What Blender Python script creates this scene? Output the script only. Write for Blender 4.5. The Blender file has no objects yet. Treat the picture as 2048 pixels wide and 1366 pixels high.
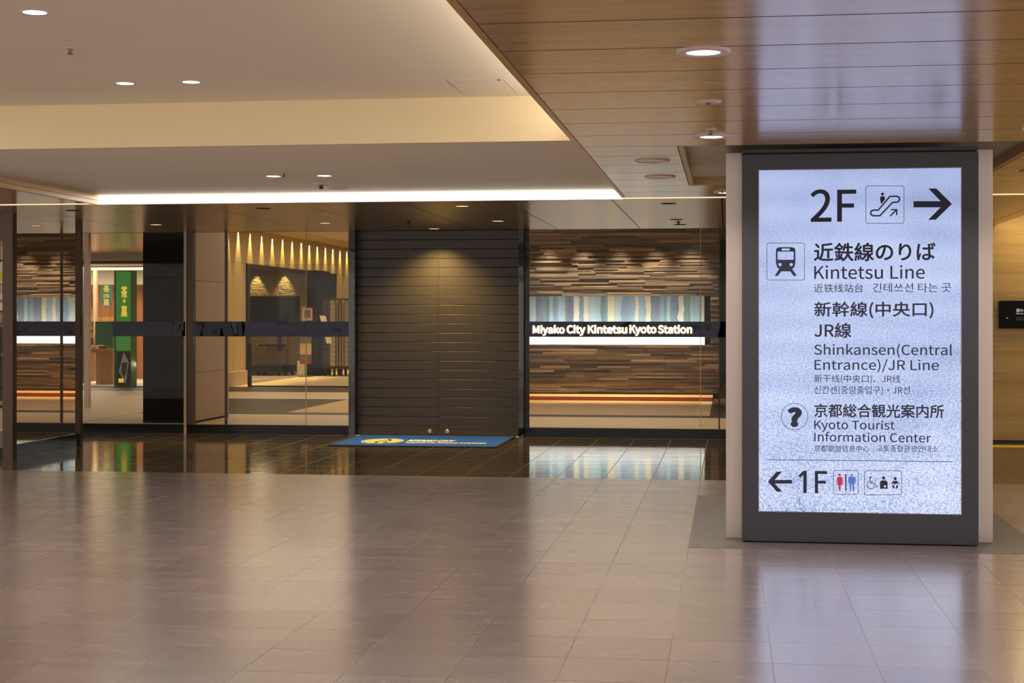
import bpy, bmesh, math, random
from mathutils import Vector
random.seed(7)
C = bpy.context.scene.collection
SC = bpy.context.scene

# ------------------------------------------------------------------ camera, world, exposure
F_PX, YAW, HOR, CAM_H = 3148.0, math.radians(7.857), 637.5, 1.5
cam_d = bpy.data.cameras.new('camera'); cam = bpy.data.objects.new('camera', cam_d); C.objects.link(cam)
cam.location = (0, 0, CAM_H); cam.rotation_euler = (math.pi/2, 0, YAW)
cam_d.sensor_width = 36; cam_d.lens = F_PX/2048*36; cam_d.shift_y = -(683-HOR)/2048
cam_d.clip_start = 0.05; cam_d.clip_end = 200
SC.camera = cam
SC.view_settings.view_transform = 'Standard'; SC.view_settings.look = 'None'
SC.view_settings.exposure = 0.0; SC.view_settings.gamma = 1.0; SC.view_settings.use_curve_mapping = False
SC.cycles.max_bounces = 10; SC.cycles.transparent_max_bounces = 16; SC.cycles.glossy_bounces = 6
SC.cycles.sample_clamp_indirect = 4.0; SC.cycles.caustics_reflective = False; SC.cycles.caustics_refractive = False
W = bpy.data.worlds.new('world'); SC.world = W; W.use_nodes = True
W.node_tree.nodes['Background'].inputs[0].default_value = (1.0, 0.95, 0.90, 1)
W.node_tree.nodes['Background'].inputs[1].default_value = 2.0
LAMP_W = 120.0            # power of one concourse downlight
SPOT_W = 230.0            # power of one entrance spotlight

# ------------------------------------------------------------------ measured places (metres)
ZW = 2.635               # timber soffit and entrance soffit
ZL, ZU = 2.72, 3.03      # the two levels of the pale coffer
XL, XR = -6.22, -1.0     # coffer sides
YFAS, YSL, YEN = 10.72, 14.765, 14.95
YF = 19.75               # facade glass
YS = 29.7                # stacked stone wall
XW = -11.0               # cream wall of the inner hall

def ray(px, py):
    s, c = math.sin(YAW), math.cos(YAW); a = (px-1024)/F_PX
    return (-s+c*a, c+s*a, (HOR-py)/F_PX)
def at(px, py, Y):
    d = ray(px, py); t = Y/d[1]; return (d[0]*t, Y, CAM_H+d[2]*t)
def on_z(px, py, z=0.0):
    d = ray(px, py); t = (z-CAM_H)/d[2]; return (d[0]*t, d[1]*t, z)
def on_x(px, py, X):
    d = ray(px, py); t = X/d[0]; return (X, d[1]*t, CAM_H+d[2]*t)

# ------------------------------------------------------------------ materials
def lin(r, g, b):
    f = lambda v: (v/255/12.92) if v/255 <= 0.04045 else ((v/255+0.055)/1.055)**2.4
    return (f(r), f(g), f(b), 1)
class NT:
    def __init__(s, name):
        s.m = bpy.data.materials.new(name); s.m.use_nodes = True; s.t = s.m.node_tree
        s.b = s.t.nodes['Principled BSDF']; s.out = s.t.nodes['Material Output']
    def n(s, typ, **kw):
        nd = s.t.nodes.new(typ)
        for k, v in kw.items():
            if k.startswith('i_'): s.put(nd.inputs[k[2:].replace('_', ' ')], v)
            else: setattr(nd, k, v)
        return nd
    def put(s, sock, v):
        if isinstance(v, bpy.types.NodeSocket): s.t.links.new(v, sock)
        else: sock.default_value = v
    def math(s, op, a, b=0.0, c=None):
        nd = s.t.nodes.new('ShaderNodeMath'); nd.operation = op
        s.put(nd.inputs[0], a); s.put(nd.inputs[1], b)
        if c is not None: s.put(nd.inputs[2], c)
        return nd.outputs[0]
    def pos(s):
        return s.n('ShaderNodeNewGeometry').outputs['Position']
    def xyz(s, v):
        nd = s.n('ShaderNodeSeparateXYZ'); s.put(nd.inputs[0], v); return nd.outputs
    def scaled(s, v, sc):
        nd = s.n('ShaderNodeVectorMath', operation='MULTIPLY'); s.put(nd.inputs[0], v); nd.inputs[1].default_value = sc; return nd.outputs[0]
    def noise(s, v, scale=1.0, detail=3, rough=0.5, dist=0.0):
        nd = s.n('ShaderNodeTexNoise'); s.put(nd.inputs['Vector'], v)
        nd.inputs['Scale'].default_value = scale; nd.inputs['Detail'].default_value = detail
        nd.inputs['Roughness'].default_value = rough; nd.inputs['Distortion'].default_value = dist
        return nd.outputs[0]
    def ramp(s, fac, stops, interp='LINEAR'):
        nd = s.n('ShaderNodeValToRGB'); s.put(nd.inputs[0], fac); cr = nd.color_ramp; cr.interpolation = interp
        while len(cr.elements) < len(stops): cr.elements.new(0.5)
        for e, (p, c) in zip(cr.elements, stops): e.position = p; e.color = c
        return nd.outputs[0]
    def mix(s, fac, a, b, mode='MIX'):
        nd = s.n('ShaderNodeMix', data_type='RGBA', blend_type=mode)
        s.put(nd.inputs[0], fac); s.put(nd.inputs[6], a); s.put(nd.inputs[7], b); return nd.outputs[2]
    def bump(s, h, strength=0.2, dist=0.01):
        nd = s.n('ShaderNodeBump'); s.put(nd.inputs['Height'], h)
        nd.inputs['Strength'].default_value = strength; nd.inputs['Distance'].default_value = dist
        s.put(s.b.inputs['Normal'], nd.outputs[0])
    def base(s, color, rough=0.5, metal=0.0, spec=0.5):
        s.put(s.b.inputs['Base Color'], color); s.put(s.b.inputs['Roughness'], rough)
        s.put(s.b.inputs['Metallic'], metal); s.put(s.b.inputs['Specular IOR Level'], spec)
        return s
def simple(name, color, rough=0.5, metal=0.0, spec=0.5, var=0.08, scale=6.0):
    m = NT(name); v = m.noise(m.pos(), scale, 3)
    k = m.math('MULTIPLY_ADD', v, 2*var, 1-var)
    nd = m.n('ShaderNodeCombineColor'); [m.put(nd.inputs[i], k) for i in range(3)]
    m.base(m.mix(1.0, color, nd.outputs[0], 'MULTIPLY'), rough, metal, spec)
    return m.m
def glow(name, color, strength, gloss=0.0):
    m = NT(name); m.base((0.02, 0.02, 0.02, 1), 0.4)
    m.put(m.b.inputs['Emission Color'], color); m.put(m.b.inputs['Emission Strength'], strength)
    return m.m

def tile_mat():
    m = NT('floor_tile'); p = m.pos(); x, y, z = m.xyz(p); S = 0.4498
    u = m.math('DIVIDE', m.math('SUBTRACT', x, 0.186-50*S), S); v = m.math('DIVIDE', m.math('SUBTRACT', y, 6.94-50*S), S)
    fu, fv = m.math('FRACT', u), m.math('FRACT', v)
    eu = m.math('SUBTRACT', 0.5, m.math('ABSOLUTE', m.math('SUBTRACT', fu, 0.5)))
    ev = m.math('SUBTRACT', 0.5, m.math('ABSOLUTE', m.math('SUBTRACT', fv, 0.5)))
    gu = m.math('LESS_THAN', eu, 0.0080); gv = m.math('LESS_THAN', ev, 0.0125)
    g = m.math('MAXIMUM', gu, gv)
    cv = m.n('ShaderNodeCombineXYZ'); m.put(cv.inputs[0], m.math('FLOOR', u)); m.put(cv.inputs[1], m.math('FLOOR', v))
    wn = m.n('ShaderNodeTexWhiteNoise', noise_dimensions='2D'); m.put(wn.inputs['Vector'], cv.outputs[0])
    cloud = m.noise(m.scaled(p, (1.4, 5.0, 1)), 1.6, 3, 0.5)
    fine = m.noise(m.scaled(p, (6, 24, 1)), 3.0, 3, 0.6)
    t = m.math('ADD', m.math('MULTIPLY', wn.outputs[0], 0.26), m.math('ADD', m.math('MULTIPLY', cloud, 0.55), m.math('MULTIPLY', fine, 0.12)))
    col = m.ramp(t, [(0.25, lin(124, 108, 105)), (0.5, lin(136, 119, 116)), (0.8, lin(147, 130, 127))])
    dark = m.noise(p, 0.8, 2)
    gc = m.ramp(dark, [(0.42, lin(92, 72, 60)), (0.6, lin(128, 106, 94))])
    m.base(m.mix(g, col, gc), m.math('MULTIPLY_ADD', cloud, 0.12, m.math('MULTIPLY_ADD', g, 0.3, 0.20)), 0, 0.5); m.b.inputs['IOR'].default_value = 1.7
    m.b.inputs['Coat Weight'].default_value = 0.8; m.b.inputs['Coat IOR'].default_value = 1.8; m.b.inputs['Coat Roughness'].default_value = 0.19
    return m.m
def dark_floor_mat():
    m = NT('dark_polished_floor'); p = m.pos(); x, y, z = m.xyz(p); S = 0.4498
    u = m.math('DIVIDE', m.math('SUBTRACT', x, 0.186-50*S), S); v = m.math('DIVIDE', m.math('SUBTRACT', y, 14.74-50*S), S)
    e = lambda q: m.math('SUBTRACT', 0.5, m.math('ABSOLUTE', m.math('SUBTRACT', m.math('FRACT', q), 0.5)))
    g = m.math('MAXIMUM', m.math('LESS_THAN', e(u), 0.008), m.math('LESS_THAN', e(v), 0.008))
    n = m.noise(m.scaled(p, (1, 4, 1)), 2.0, 4)
    col = m.ramp(n, [(0.3, lin(62, 48, 28)), (0.7, lin(82, 66, 40))])
    wav = m.noise(m.scaled(p, (0.5, 9, 1)), 1.5, 2)
    m.base(m.mix(g, col, lin(92, 80, 54)), m.math('MULTIPLY_ADD', g, 0.3, m.math('MULTIPLY_ADD', n, 0.05, 0.045)), 0, 0.6)
    m.bump(m.math('SUBTRACT', m.math('MULTIPLY', wav, 1.2), m.math('MULTIPLY', g, 0.4)), 0.14, 0.004)
    return m.m
def wood_mat(name, a, b, c, rough=0.3, axis=0, coat=0.0, spec=0.5, gs=1.0, ior=1.5):
    m = NT(name); p = m.pos()
    s1 = [(0.35, 9, 9), (9, 0.35, 9), (9, 9, 0.35)][axis]; s2 = [(1.6, 70, 70), (70, 1.6, 70), (70, 70, 1.6)][axis]
    s1 = tuple(q*gs for q in s1)
    n1 = m.noise(m.scaled(p, s1), 1.0, 4, 0.55); n2 = m.noise(m.scaled(p, s2), 1.0, 3, 0.6)
    t = m.math('ADD', m.math('MULTIPLY', n1, 0.62), m.math('MULTIPLY', n2, 0.38))
    m.base(m.ramp(t, [(0.32, a), (0.5, b), (0.68, c)]), m.math('MULTIPLY_ADD', n2, 0.04, rough-0.02), 0, spec)
    if coat: m.put(m.b.inputs['Coat Weight'], coat); m.put(m.b.inputs['Coat Roughness'], 0.16); m.put(m.b.inputs['Coat IOR'], 1.65)
    m.bump(n2, 0.02, 0.002); m.b.inputs['IOR'].default_value = ior
    return m.m
def glass_mat():
    m = NT('shop_glass'); t = m.n('ShaderNodeBsdfTransparent'); t.inputs[0].default_value = (0.93, 0.92, 0.88, 1)
    g = m.n('ShaderNodeBsdfGlossy'); g.inputs['Roughness'].default_value = 0.02; g.inputs[0].default_value = (1, 1, 1, 1)
    fr = m.n('ShaderNodeFresnel'); fr.inputs['IOR'].default_value = 1.5
    mx = m.n('ShaderNodeMixShader'); m.put(mx.inputs[0], m.math('MULTIPLY', fr.outputs[0], 0.12))
    m.put(mx.inputs[1], t.outputs[0]); m.put(mx.inputs[2], g.outputs[0]); m.put(m.out.inputs[0], mx.outputs[0])
    return m.m
def mirror_mat(name, color, rough=0.03, wav=0.0):
    m = NT(name); m.base(color, rough, 1.0)
    if wav:
        n = m.noise(m.scaled(m.pos(), (3.0, 3.0, 2.0)), 1.2, 1); m.bump(n, wav, 0.05)
    return m.m
def stone_mat():
    m = NT('stacked_stone'); p = m.pos()
    at_ = m.n('ShaderNodeAttribute', attribute_name='tone')
    n = m.noise(m.scaled(p, (2, 2, 14)), 3.0, 4)
    t = m.math('ADD', m.math('MULTIPLY', at_.outputs['Fac'], 0.75), m.math('MULTIPLY', n, 0.3))
    m.base(m.ramp(t, [(0.1, lin(54, 47, 42)), (0.5, lin(92, 80, 71)), (0.85, lin(136, 118, 101))]), 0.7)
    m.bump(n, 0.4, 0.006); return m.m
def art_mat():
    m = NT('striped_artwork'); p = m.pos(); x, y, z = m.xyz(p)
    wob = m.noise(m.scaled(p, (6, 0, 5)), 1.0, 3, 0.7); wide = m.noise(m.scaled(p, (2.2, 0, 0)), 1.0, 1)
    u = m.math('ADD', m.math('MULTIPLY', x, 11.0), m.math('ADD', m.math('MULTIPLY', wob, 1.0), m.math('MULTIPLY', wide, 4.0)))
    wn = m.n('ShaderNodeTexWhiteNoise', noise_dimensions='1D'); m.put(wn.inputs['W'], m.math('FLOOR', u))
    col = m.ramp(wn.outputs[0], [(0.0, lin(240, 226, 182)), (0.08, lin(120, 150, 180)), (0.22, lin(158, 190, 208)), (0.38, lin(88, 108, 140)), (0.5, lin(176, 200, 208)),
                     (0.62, lin(84, 128, 112)), (0.70, lin(140, 172, 196)), (0.80, lin(102, 106, 136)), (0.90, lin(236, 230, 206)), (0.95, lin(178, 120, 130))], 'CONSTANT')
    soft = m.ramp(m.noise(m.scaled(p, (7, 0, 0.5)), 1.0, 3), [(0.3, lin(110, 140, 170)), (0.7, lin(186, 206, 214))])
    m.base(m.mix(0.35, col, soft), 0.5); return m.m
def sand_mat():
    m = NT('sand_picture_screen'); p = m.pos(); x, y, z = m.xyz(p)
    wv = m.noise(m.scaled(p, (0.9, 0, 1.1)), 1.3, 3, 0.5, 0.6)
    rip = m.n('ShaderNodeTexWave', wave_type='BANDS', bands_direction='Z', wave_profile='SIN')
    m.put(rip.inputs['Vector'], m.scaled(p, (0.35, 0, 1))); rip.inputs['Scale'].default_value = 1.5; rip.inputs['Distortion'].default_value = 5.0
    rip.inputs['Detail'].default_value = 2; rip.inputs['Detail Scale'].default_value = 0.8
    low = m.math('SUBTRACT', 1.0, m.math('DIVIDE', m.math('SUBTRACT', z, 0.21), 2.28))      # 0 at the top, 1 at the foot
    grit = m.noise(m.scaled(p, (70, 0, 105)), 1.0, 2, 0.7)
    peb = m.n('ShaderNodeTexVoronoi'); m.put(peb.inputs['Vector'], m.scaled(p, (58, 0, 70))); peb.inputs['Scale'].default_value = 1.0
    amp = m.math('MULTIPLY_ADD', low, 0.34, 0.05)
    t = m.math('ADD', 0.60, m.math('MULTIPLY', m.math('SUBTRACT', grit, 0.5), m.math('MULTIPLY', amp, 5.0)))
    t = m.math('ADD', t, m.math('MULTIPLY', m.math('SUBTRACT', 0.42, peb.outputs['Distance']), m.math('MULTIPLY', m.math('POWER', low, 3.0), 0.6)))
    t = m.math('ADD', t, m.math('MULTIPLY', m.math('SUBTRACT', wv, 0.5), 0.55))
    t = m.math('ADD', t, m.math('MULTIPLY_ADD', low, 0.26, -0.17))
    t = m.math('ADD', t, m.math('MULTIPLY', m.math('SUBTRACT', rip.outputs[1], 0.5), 0.07))
    col = m.ramp(t, [(0.1, lin(96, 108, 150)), (0.42, lin(162, 178, 222)), (0.62, lin(188, 201, 240)), (0.9, lin(228, 235, 254))])
    m.base((0.01, 0.01, 0.012, 1), 0.25)
    m.put(m.b.inputs['Emission Color'], col); m.put(m.b.inputs['Emission Strength'], 1.0)
    return m.m
def steel_mat(name, color, rough):
    m = NT(name); n = m.noise(m.scaled(m.pos(), (160, 160, 1.2)), 1.0, 2)
    m.base(color, m.math('MULTIPLY_ADD', n, 0.12, rough), 0.85); return m.m
def bumpy_mat():
    m = NT('rippled_plaster'); p = m.pos()
    n = m.noise(m.scaled(p, (8, 8, 15)), 1.0, 2, 0.5, 1.0); m.base(lin(172, 152, 116), 0.8); m.bump(n, 1.0, 0.05); return m.m
def mat_carpet():
    m = NT('mat_pile'); n = m.noise(m.pos(), 120, 2); m.base(m.ramp(n, [(0.3, lin(32, 72, 168)), (0.7, lin(46, 92, 190))]), 0.95, 0, 0.2); m.bump(n, 0.5, 0.004); return m.m
def mesh_ceiling():
    m = NT('pale_ceiling'); n = m.noise(m.scaled(m.pos(), (0.6, 4, 1)), 1.0, 3)
    m.base(m.ramp(n, [(0.3, lin(240, 232, 210)), (0.7, lin(243, 235, 214))]), 0.55, 0, 0.3); return m.m
def soffit_mat():
    m = NT('bronze_soffit'); n = m.noise(m.scaled(m.pos(), (0.5, 7, 1)), 1.0, 3)
    m.base(m.ramp(n, [(0.3, lin(176, 150, 118)), (0.7, lin(186, 160, 128))]), 0.24, 0.7, 0.5); return m.m

M = dict(
    tile=tile_mat(), dark_floor=dark_floor_mat(), glass=glass_mat(), stone=stone_mat(), art=art_mat(), sand=sand_mat(),
    wood=wood_mat('ceiling_timber', lin(182, 138, 76), lin(198, 156, 92), lin(210, 170, 106), 0.22, 0, 0.5, 0.5, 1.0, 1.7),
    woodedge=wood_mat('edge_timber', lin(182, 138, 76), lin(198, 156, 92), lin(210, 170, 106), 0.3, 1, 0.0, 0.5, 1.0, 1.5),
    woodwall=wood_mat('wall_timber', lin(140, 106, 52), lin(172, 136, 74), lin(188, 152, 90), 0.45, 0, gs=0.5),
    granite=simple('granite', lin(92, 82, 76), 0.45, var=0.25, scale=40),
    pale=mesh_ceiling(), fascia=simple('cream_fascia', lin(236, 218, 178), 0.7, var=0.02), soffit=soffit_mat(),
    black=simple('black_lacquer', lin(22, 18, 17), 0.35), blackmirror=mirror_mat('black_mirror', (0.016, 0.015, 0.019, 1), 0.03, 0.35),
    chrome=mirror_mat('polished_chrome', (0.04, 0.038, 0.036, 1), 0.05, 0.12), mirror=mirror_mat('bronze_mirror', (0.72, 0.66, 0.58, 1), 0.012),
    bronze=steel_mat('bronze_steel', lin(186, 170, 162), 0.36), darkbronze=steel_mat('dark_bronze', lin(72, 56, 48), 0.32),
    kick=simple('black_kick_plate', lin(30, 25, 22), 0.12, spec=0.15, var=0.1), frame=simple('charcoal_frame', lin(54, 52, 60), 0.42, 0.1),
    ink=simple('navy_ink', lin(40, 44, 70), 0.7, var=0.02), red=glow('crimson_mark', lin(196, 10, 60), 0.8), blue=glow('blue_mark', lin(74, 116, 206), 0.8),
    shutter=simple('shutter_slats', lin(64, 54, 46), 0.42, 0.25, var=0.1, scale=3), gap=simple('dark_gap', lin(26, 20, 14), 0.9),
    lens=glow('lamp_lens', (1.0, 0.95, 0.93, 1), 5.0), warmlens=glow('warm_lens', (1.0, 0.72, 0.30, 1), 1.6), ring=simple('lamp_ring', lin(214, 194, 188), 0.4, var=0.03),
    reflector=mirror_mat('lamp_reflector', (0.72, 0.68, 0.70, 1), 0.22), led=glow('led_strip', (1.0, 0.90, 0.74, 1), 5.0), ledbar=glow('led_bar', (1.0, 0.985, 0.96, 1), 2.3),
    slot=glow('slot_light', (1.0, 0.80, 0.46, 1), 1.0), letter=glow('letter_face', (1.0, 0.96, 0.84, 1), 1.5), halo=glow('letter_halo', (1.0, 0.66, 0.16, 1), 0.75),
    matp=mat_carpet(), rubber=simple('black_rubber', lin(24, 24, 26), 0.7), yellow=simple('yellow_print', lin(216, 190, 92), 0.9), white=simple('white_print', lin(206, 208, 214), 0.9),
    silver=simple('silver_lock', lin(190, 182, 172), 0.3, 0.6), beige=simple('beige_panel', lin(186, 162, 140), 0.5, var=0.05), cream=simple('cream_wall', lin(196, 172, 120), 0.6, var=0.05),
    pave=simple('pale_inner_tile', lin(216, 194, 164), 0.5, var=0.05), pavetan=simple('tan_inner_tile', lin(206, 168, 110), 0.4, var=0.06), pavedark=simple('dark_inner_stone', lin(72, 58, 44), 0.5, spec=0.2, var=0.1),
    redstep=simple('red_riser', lin(150, 70, 40), 0.5), plaster=bumpy_mat(), darkpanel=simple('dark_wall_panel', lin(30, 24, 20), 0.8, spec=0.08),
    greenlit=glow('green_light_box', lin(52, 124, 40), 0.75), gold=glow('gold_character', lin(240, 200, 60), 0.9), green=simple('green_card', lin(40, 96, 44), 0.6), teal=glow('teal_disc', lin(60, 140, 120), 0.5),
    counter=wood_mat('counter_wood', lin(150, 100, 46), lin(180, 126, 62), lin(198, 146, 80), 0.45, 2), orange=wood_mat('orange_wood', lin(140, 84, 36), lin(168, 106, 50), lin(186, 126, 66), 0.5, 2),
    grey=simple('grey_metal', lin(120, 112, 104), 0.45, 0.3), wall=simple('off_white_wall', lin(176, 170, 160), 0.7), paper=simple('white_paper', lin(222, 216, 206), 0.8),
    pink=simple('pink_print', lin(196, 150, 136), 0.7), crimson=simple('crimson_print', lin(140, 50, 62), 0.7), lime=simple('lime_print', lin(160, 168, 50), 0.7), plum=simple('plum_print', lin(96, 80, 86), 0.7),
    screen=simple('black_screen', lin(14, 12, 13), 0.5, spec=0.1), skin=simple('skin', lin(196, 150, 124), 0.6), cloth=simple('dark_cloth', lin(28, 30, 38), 0.85), hair=simple('black_hair', lin(20, 16, 14), 0.6),
    sunyellow=simple('yellow_disc', lin(226, 196, 20), 0.7), tact=simple('yellow_paving', lin(214, 180, 20), 0.6), exitg=glow('exit_green', (0.05, 0.9, 0.35, 1), 6.0),
)

# ------------------------------------------------------------------ mesh helpers
class MB:
    def __init__(s): s.v = []; s.f = []; s.a = []
    def box(s, x0, x1, y0, y1, z0, z1, tone=None):
        n = len(s.v)
        s.v += [(x0,y0,z0),(x1,y0,z0),(x1,y1,z0),(x0,y1,z0),(x0,y0,z1),(x1,y0,z1),(x1,y1,z1),(x0,y1,z1)]
        q = [(0,3,2,1),(4,5,6,7),(0,1,5,4),(1,2,6,5),(2,3,7,6),(3,0,4,7)]
        s.f += [tuple(n+i for i in t) for t in q]; s.a += [tone or 0.5]*6; return s
    def lathe(s, cx, cy, prof, seg=40):
        n = len(s.v); k = len(prof)
        for i in range(seg):
            t = 2*math.pi*i/seg
            for r, z in prof: s.v.append((cx+r*math.cos(t), cy+r*math.sin(t), z))
        for i in range(seg):
            for j in range(k-1):
                a, b = n+i*k+j, n+((i+1) % seg)*k+j
                s.f.append((a, b, b+1, a+1)); s.a.append(0.5)
        return s
    def tube(s, pts, r, seg=8, closed=False):
        pts = [Vector(p) for p in pts]; n0 = len(s.v); k = len(pts)
        for i, p in enumerate(pts):
            a = pts[i-1] if (i or closed) else p; b = pts[(i+1) % k] if (i < k-1 or closed) else p
            d = (b-a).normalized(); up = Vector((0, 0, 1)) if abs(d.z) < 0.95 else Vector((1, 0, 0))
            e1 = d.cross(up).normalized(); e2 = d.cross(e1)
            for j in range(seg):
                t = 2*math.pi*j/seg; s.v.append(tuple(p+e1*r*math.cos(t)+e2*r*math.sin(t)))
        for i in range(k if closed else k-1):
            for j in range(seg):
                a, b = n0+i*seg, n0+((i+1) % k)*seg; j2 = (j+1) % seg
                s.f.append((a+j, a+j2, b+j2, b+j)); s.a.append(0.5)
        if not closed:
            s.f.append(tuple(n0+j for j in range(seg))[::-1]); s.f.append(tuple(n0+(k-1)*seg+j for j in range(seg))); s.a += [0.5]*2
        return s
    def prism(s, poly, axis, a, b):
        # poly of 2-D points swept along axis from a to b (axis 'x': (y,z); 'y': (x,z); 'z': (x,y))
        n = len(s.v); k = len(poly)
        for t in (a, b):
            for p, q in poly: s.v.append({'x': (t, p, q), 'y': (p, t, q), 'z': (p, q, t)}[axis])
        s.f.append(tuple(range(n, n+k))); s.f.append(tuple(range(n+2*k-1, n+k-1, -1))); s.a += [0.5]*2
        for i in range(k):
            j = (i+1) % k; s.f.append((n+i, n+k+i, n+k+j, n+j)); s.a.append(0.5)
        return s
    def build(s, name, mat, parent=None, origin=None, bevel=0.0, smooth=False, tone=False):
        o0 = Vector(parent['_o']) if parent is not None else (Vector(origin) if origin else Vector((0, 0, 0)))
        me = bpy.data.meshes.new(name); me.from_pydata([tuple(Vector(v)-o0) for v in s.v], [], s.f)
        if tone:
            at_ = me.attributes.new('tone', 'FLOAT', 'FACE')
            for i, t in enumerate(s.a): at_.data[i].value = t
        bm = bmesh.new(); bm.from_mesh(me); bmesh.ops.recalc_face_normals(bm, faces=bm.faces); bm.to_mesh(me); bm.free()
        me.materials.append(mat)
        o = bpy.data.objects.new(name, me); C.objects.link(o); o['_o'] = tuple(o0)
        if parent is not None: o.parent = parent
        else: o.location = o0
        if smooth: me.polygons.foreach_set('use_smooth', [True]*len(me.polygons))
        if bevel:
            b = o.modifiers.new('bevel', 'BEVEL'); b.width = bevel; b.segments = 2; b.limit_method = 'ANGLE'
        return o
def tag(o, label, cat, group=None, kind=None):
    o['label'] = label; o['category'] = cat
    if group: o['group'] = group
    if kind: o['kind'] = kind
    return o
def thing(name, label, cat, loc, group=None):
    o = bpy.data.objects.new(name, None); C.objects.link(o); o.location = loc; o['_o'] = tuple(loc); o.empty_display_size = 0.1
    return tag(o, label, cat, group)
def struct(name, mb, mat, label=None, **kw):
    o = mb.build(name, mat, **kw); o['kind'] = 'structure'
    if label: o['label'] = label; o['category'] = name.split('_')[0]
    return o
def curve_mesh(cu):
    o = bpy.data.objects.new('tmp', cu); C.objects.link(o)
    dg = bpy.context.evaluated_depsgraph_get(); me = bpy.data.meshes.new_from_object(o.evaluated_get(dg))
    bpy.data.objects.remove(o); bpy.data.curves.remove(cu); return me
def put_mesh(me, name, mat, parent, fn):
    o0 = Vector(parent['_o'])
    for v in me.vertices: v.co = Vector(fn(v.co)) - o0
    bm = bmesh.new(); bm.from_mesh(me); bmesh.ops.recalc_face_normals(bm, faces=bm.faces); bm.to_mesh(me); bm.free()
    me.name = name; me.materials.clear(); me.materials.append(mat)
    o = bpy.data.objects.new(name, me); C.objects.link(o); o.parent = parent; o['_o'] = tuple(o0); return o
FONT = None
try:     # Blender's own bundled interface typeface; its built-in one otherwise
    FONT = bpy.data.fonts.load(bpy.utils.system_resource('DATAFILES', path='fonts') + '/Noto Sans CJK Regular.woff2')
except Exception: FONT = None
def text_mesh(body, weight, thick, res=6):
    cu = bpy.data.curves.new('t', 'FONT'); cu.body = body
    if FONT: cu.font = FONT
    cu.size = 1; cu.extrude = 0.5; cu.resolution_u = res
    me = curve_mesh(cu)
    if weight:                                   # bolder strokes: the outline laid over itself all round
        bm = bmesh.new(); n = 8 if weight < 0.02 else 14
        for i in range(n):
            a = 2*math.pi*(i+0.5)/n; k = len(bm.verts); bm.from_mesh(me); bm.verts.ensure_lookup_table()
            for v in bm.verts[k:]: v.co.x += weight*math.cos(a); v.co.y += weight*math.sin(a); v.co.z += i*0.03
        bm.to_mesh(me); bm.free()
    for v in me.vertices: v.co.z = v.co.z*thick
    return me
def bbox(me):
    xs = [v.co.x for v in me.vertices]; ys = [v.co.y for v in me.vertices]; return min(xs), max(xs), min(ys), max(ys)
def wall_text(name, body, mat, parent, x0, x1, z0, z1, Y, weight=0.0, thick=0.002, flip=False, turn=False, res=6):
    me = text_mesh(body, weight, thick, res); a, b, c, d = bbox(me)
    def fn(v):
        u = (v.x-a)/(b-a); w = (v.y-c)/(d-c)
        if flip: u = 1-u
        return (x0+u*(x1-x0), Y-v.z, z0+w*(z1-z0))
    return put_mesh(me, name, mat, parent, fn)
def shape(name, splines, mat, parent, fn, thick=0.002):
    # filled outline in picture units of one sign; splines inside splines are holes; fn: (u,v,t) -> place on the sign
    cu = bpy.data.curves.new('s', 'CURVE'); cu.dimensions = '2D'; cu.fill_mode = 'BOTH'; cu.extrude = 0.5
    for pts in splines:
        sp = cu.splines.new('POLY'); sp.points.add(len(pts)-1); sp.use_cyclic_u = True
        for q, (u, v) in zip(sp.points, pts): q.co = (u, -v, 0, 1)
    me = curve_mesh(cu)
    return put_mesh(me, name, mat, parent, lambda c: fn(c.x, -c.y, c.z*thick))
def circ(cx, cy, r, n=28, ry=None):
    return [(cx+r*math.cos(2*math.pi*i/n), cy+(ry or r)*math.sin(2*math.pi*i/n)) for i in range(n)]
def rrect(x0, x1, y0, y1, r, n=6):
    out = []
    for cx, cy, a in ((x1-r, y1-r, 0), (x0+r, y1-r, 90), (x0+r, y0+r, 180), (x1-r, y0+r, 270)):
        for i in range(n+1):
            t = math.radians(a+90*i/n); out.append((cx+r*math.cos(t), cy+r*math.sin(t)))
    return out
def stroke(pts, w, closed=False):
    # outline polygons of a polyline of width w (a list of splines)
    P = [Vector((p[0], p[1])) for p in pts]; k = len(P); L = []; R = []
    for i in range(k):
        a = P[i-1] if (i or closed) else None; b = P[(i+1) % k] if (i < k-1 or closed) else None
        d1 = (P[i]-a).normalized() if a is not None else None; d2 = (b-P[i]).normalized() if b is not None else None
        d1 = d1 or d2; d2 = d2 or d1
        n = Vector((-(d1+d2).y, (d1+d2).x)).normalized(); n1 = Vector((-d1.y, d1.x)); m = w/2/max(0.4, n.dot(n1))
        L.append(tuple(P[i]+n*m)); R.append(tuple(P[i]-n*m))
    return [L, R] if closed else [L+R[::-1]]

# ------------------------------------------------------------------ the setting: floors
Y0 = -8.0
struct('floor', MB().box(-12, 9, Y0, 14.74, -0.1, 0), M['tile'], 'pale pinkish square tile floor of the concourse')
struct('floor_entrance', MB().box(-12, 9, 14.74, 19.72, -0.1, 0), M['dark_floor'], 'dark polished floor strip before the glass front')
g = MB(); XG0, XG1, YG0, YG1 = -0.265, 2.03, 10.37, 13.45
g.box(XG0, XG1, YG0, YG1, -0.02, 0.0015)
struct('floor_border', g, M['granite'], 'grey granite slab set around the sign pillar')
MB_in = MB().box(-18, 6, 19.72, 50, -0.1, 0)
struct('floor_inner', MB_in, M['pave'], 'pale tiles behind the glass front')
ins = MB(); e = 0.002
ins.box(-18, 6, on_z(577, 829)[1], on_z(577, 825)[1], -0.02, e)
ins.box(-18, -7.03, on_z(577, 825)[1], on_z(577, 798)[1], -0.02, e)
ins.box(-18, -3.9, on_z(577, 784)[1], on_z(577, 774)[1], -0.02, e)
ins.box(-0.3, 6, on_z(577, 825)[1], YS, -0.02, e)
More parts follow.
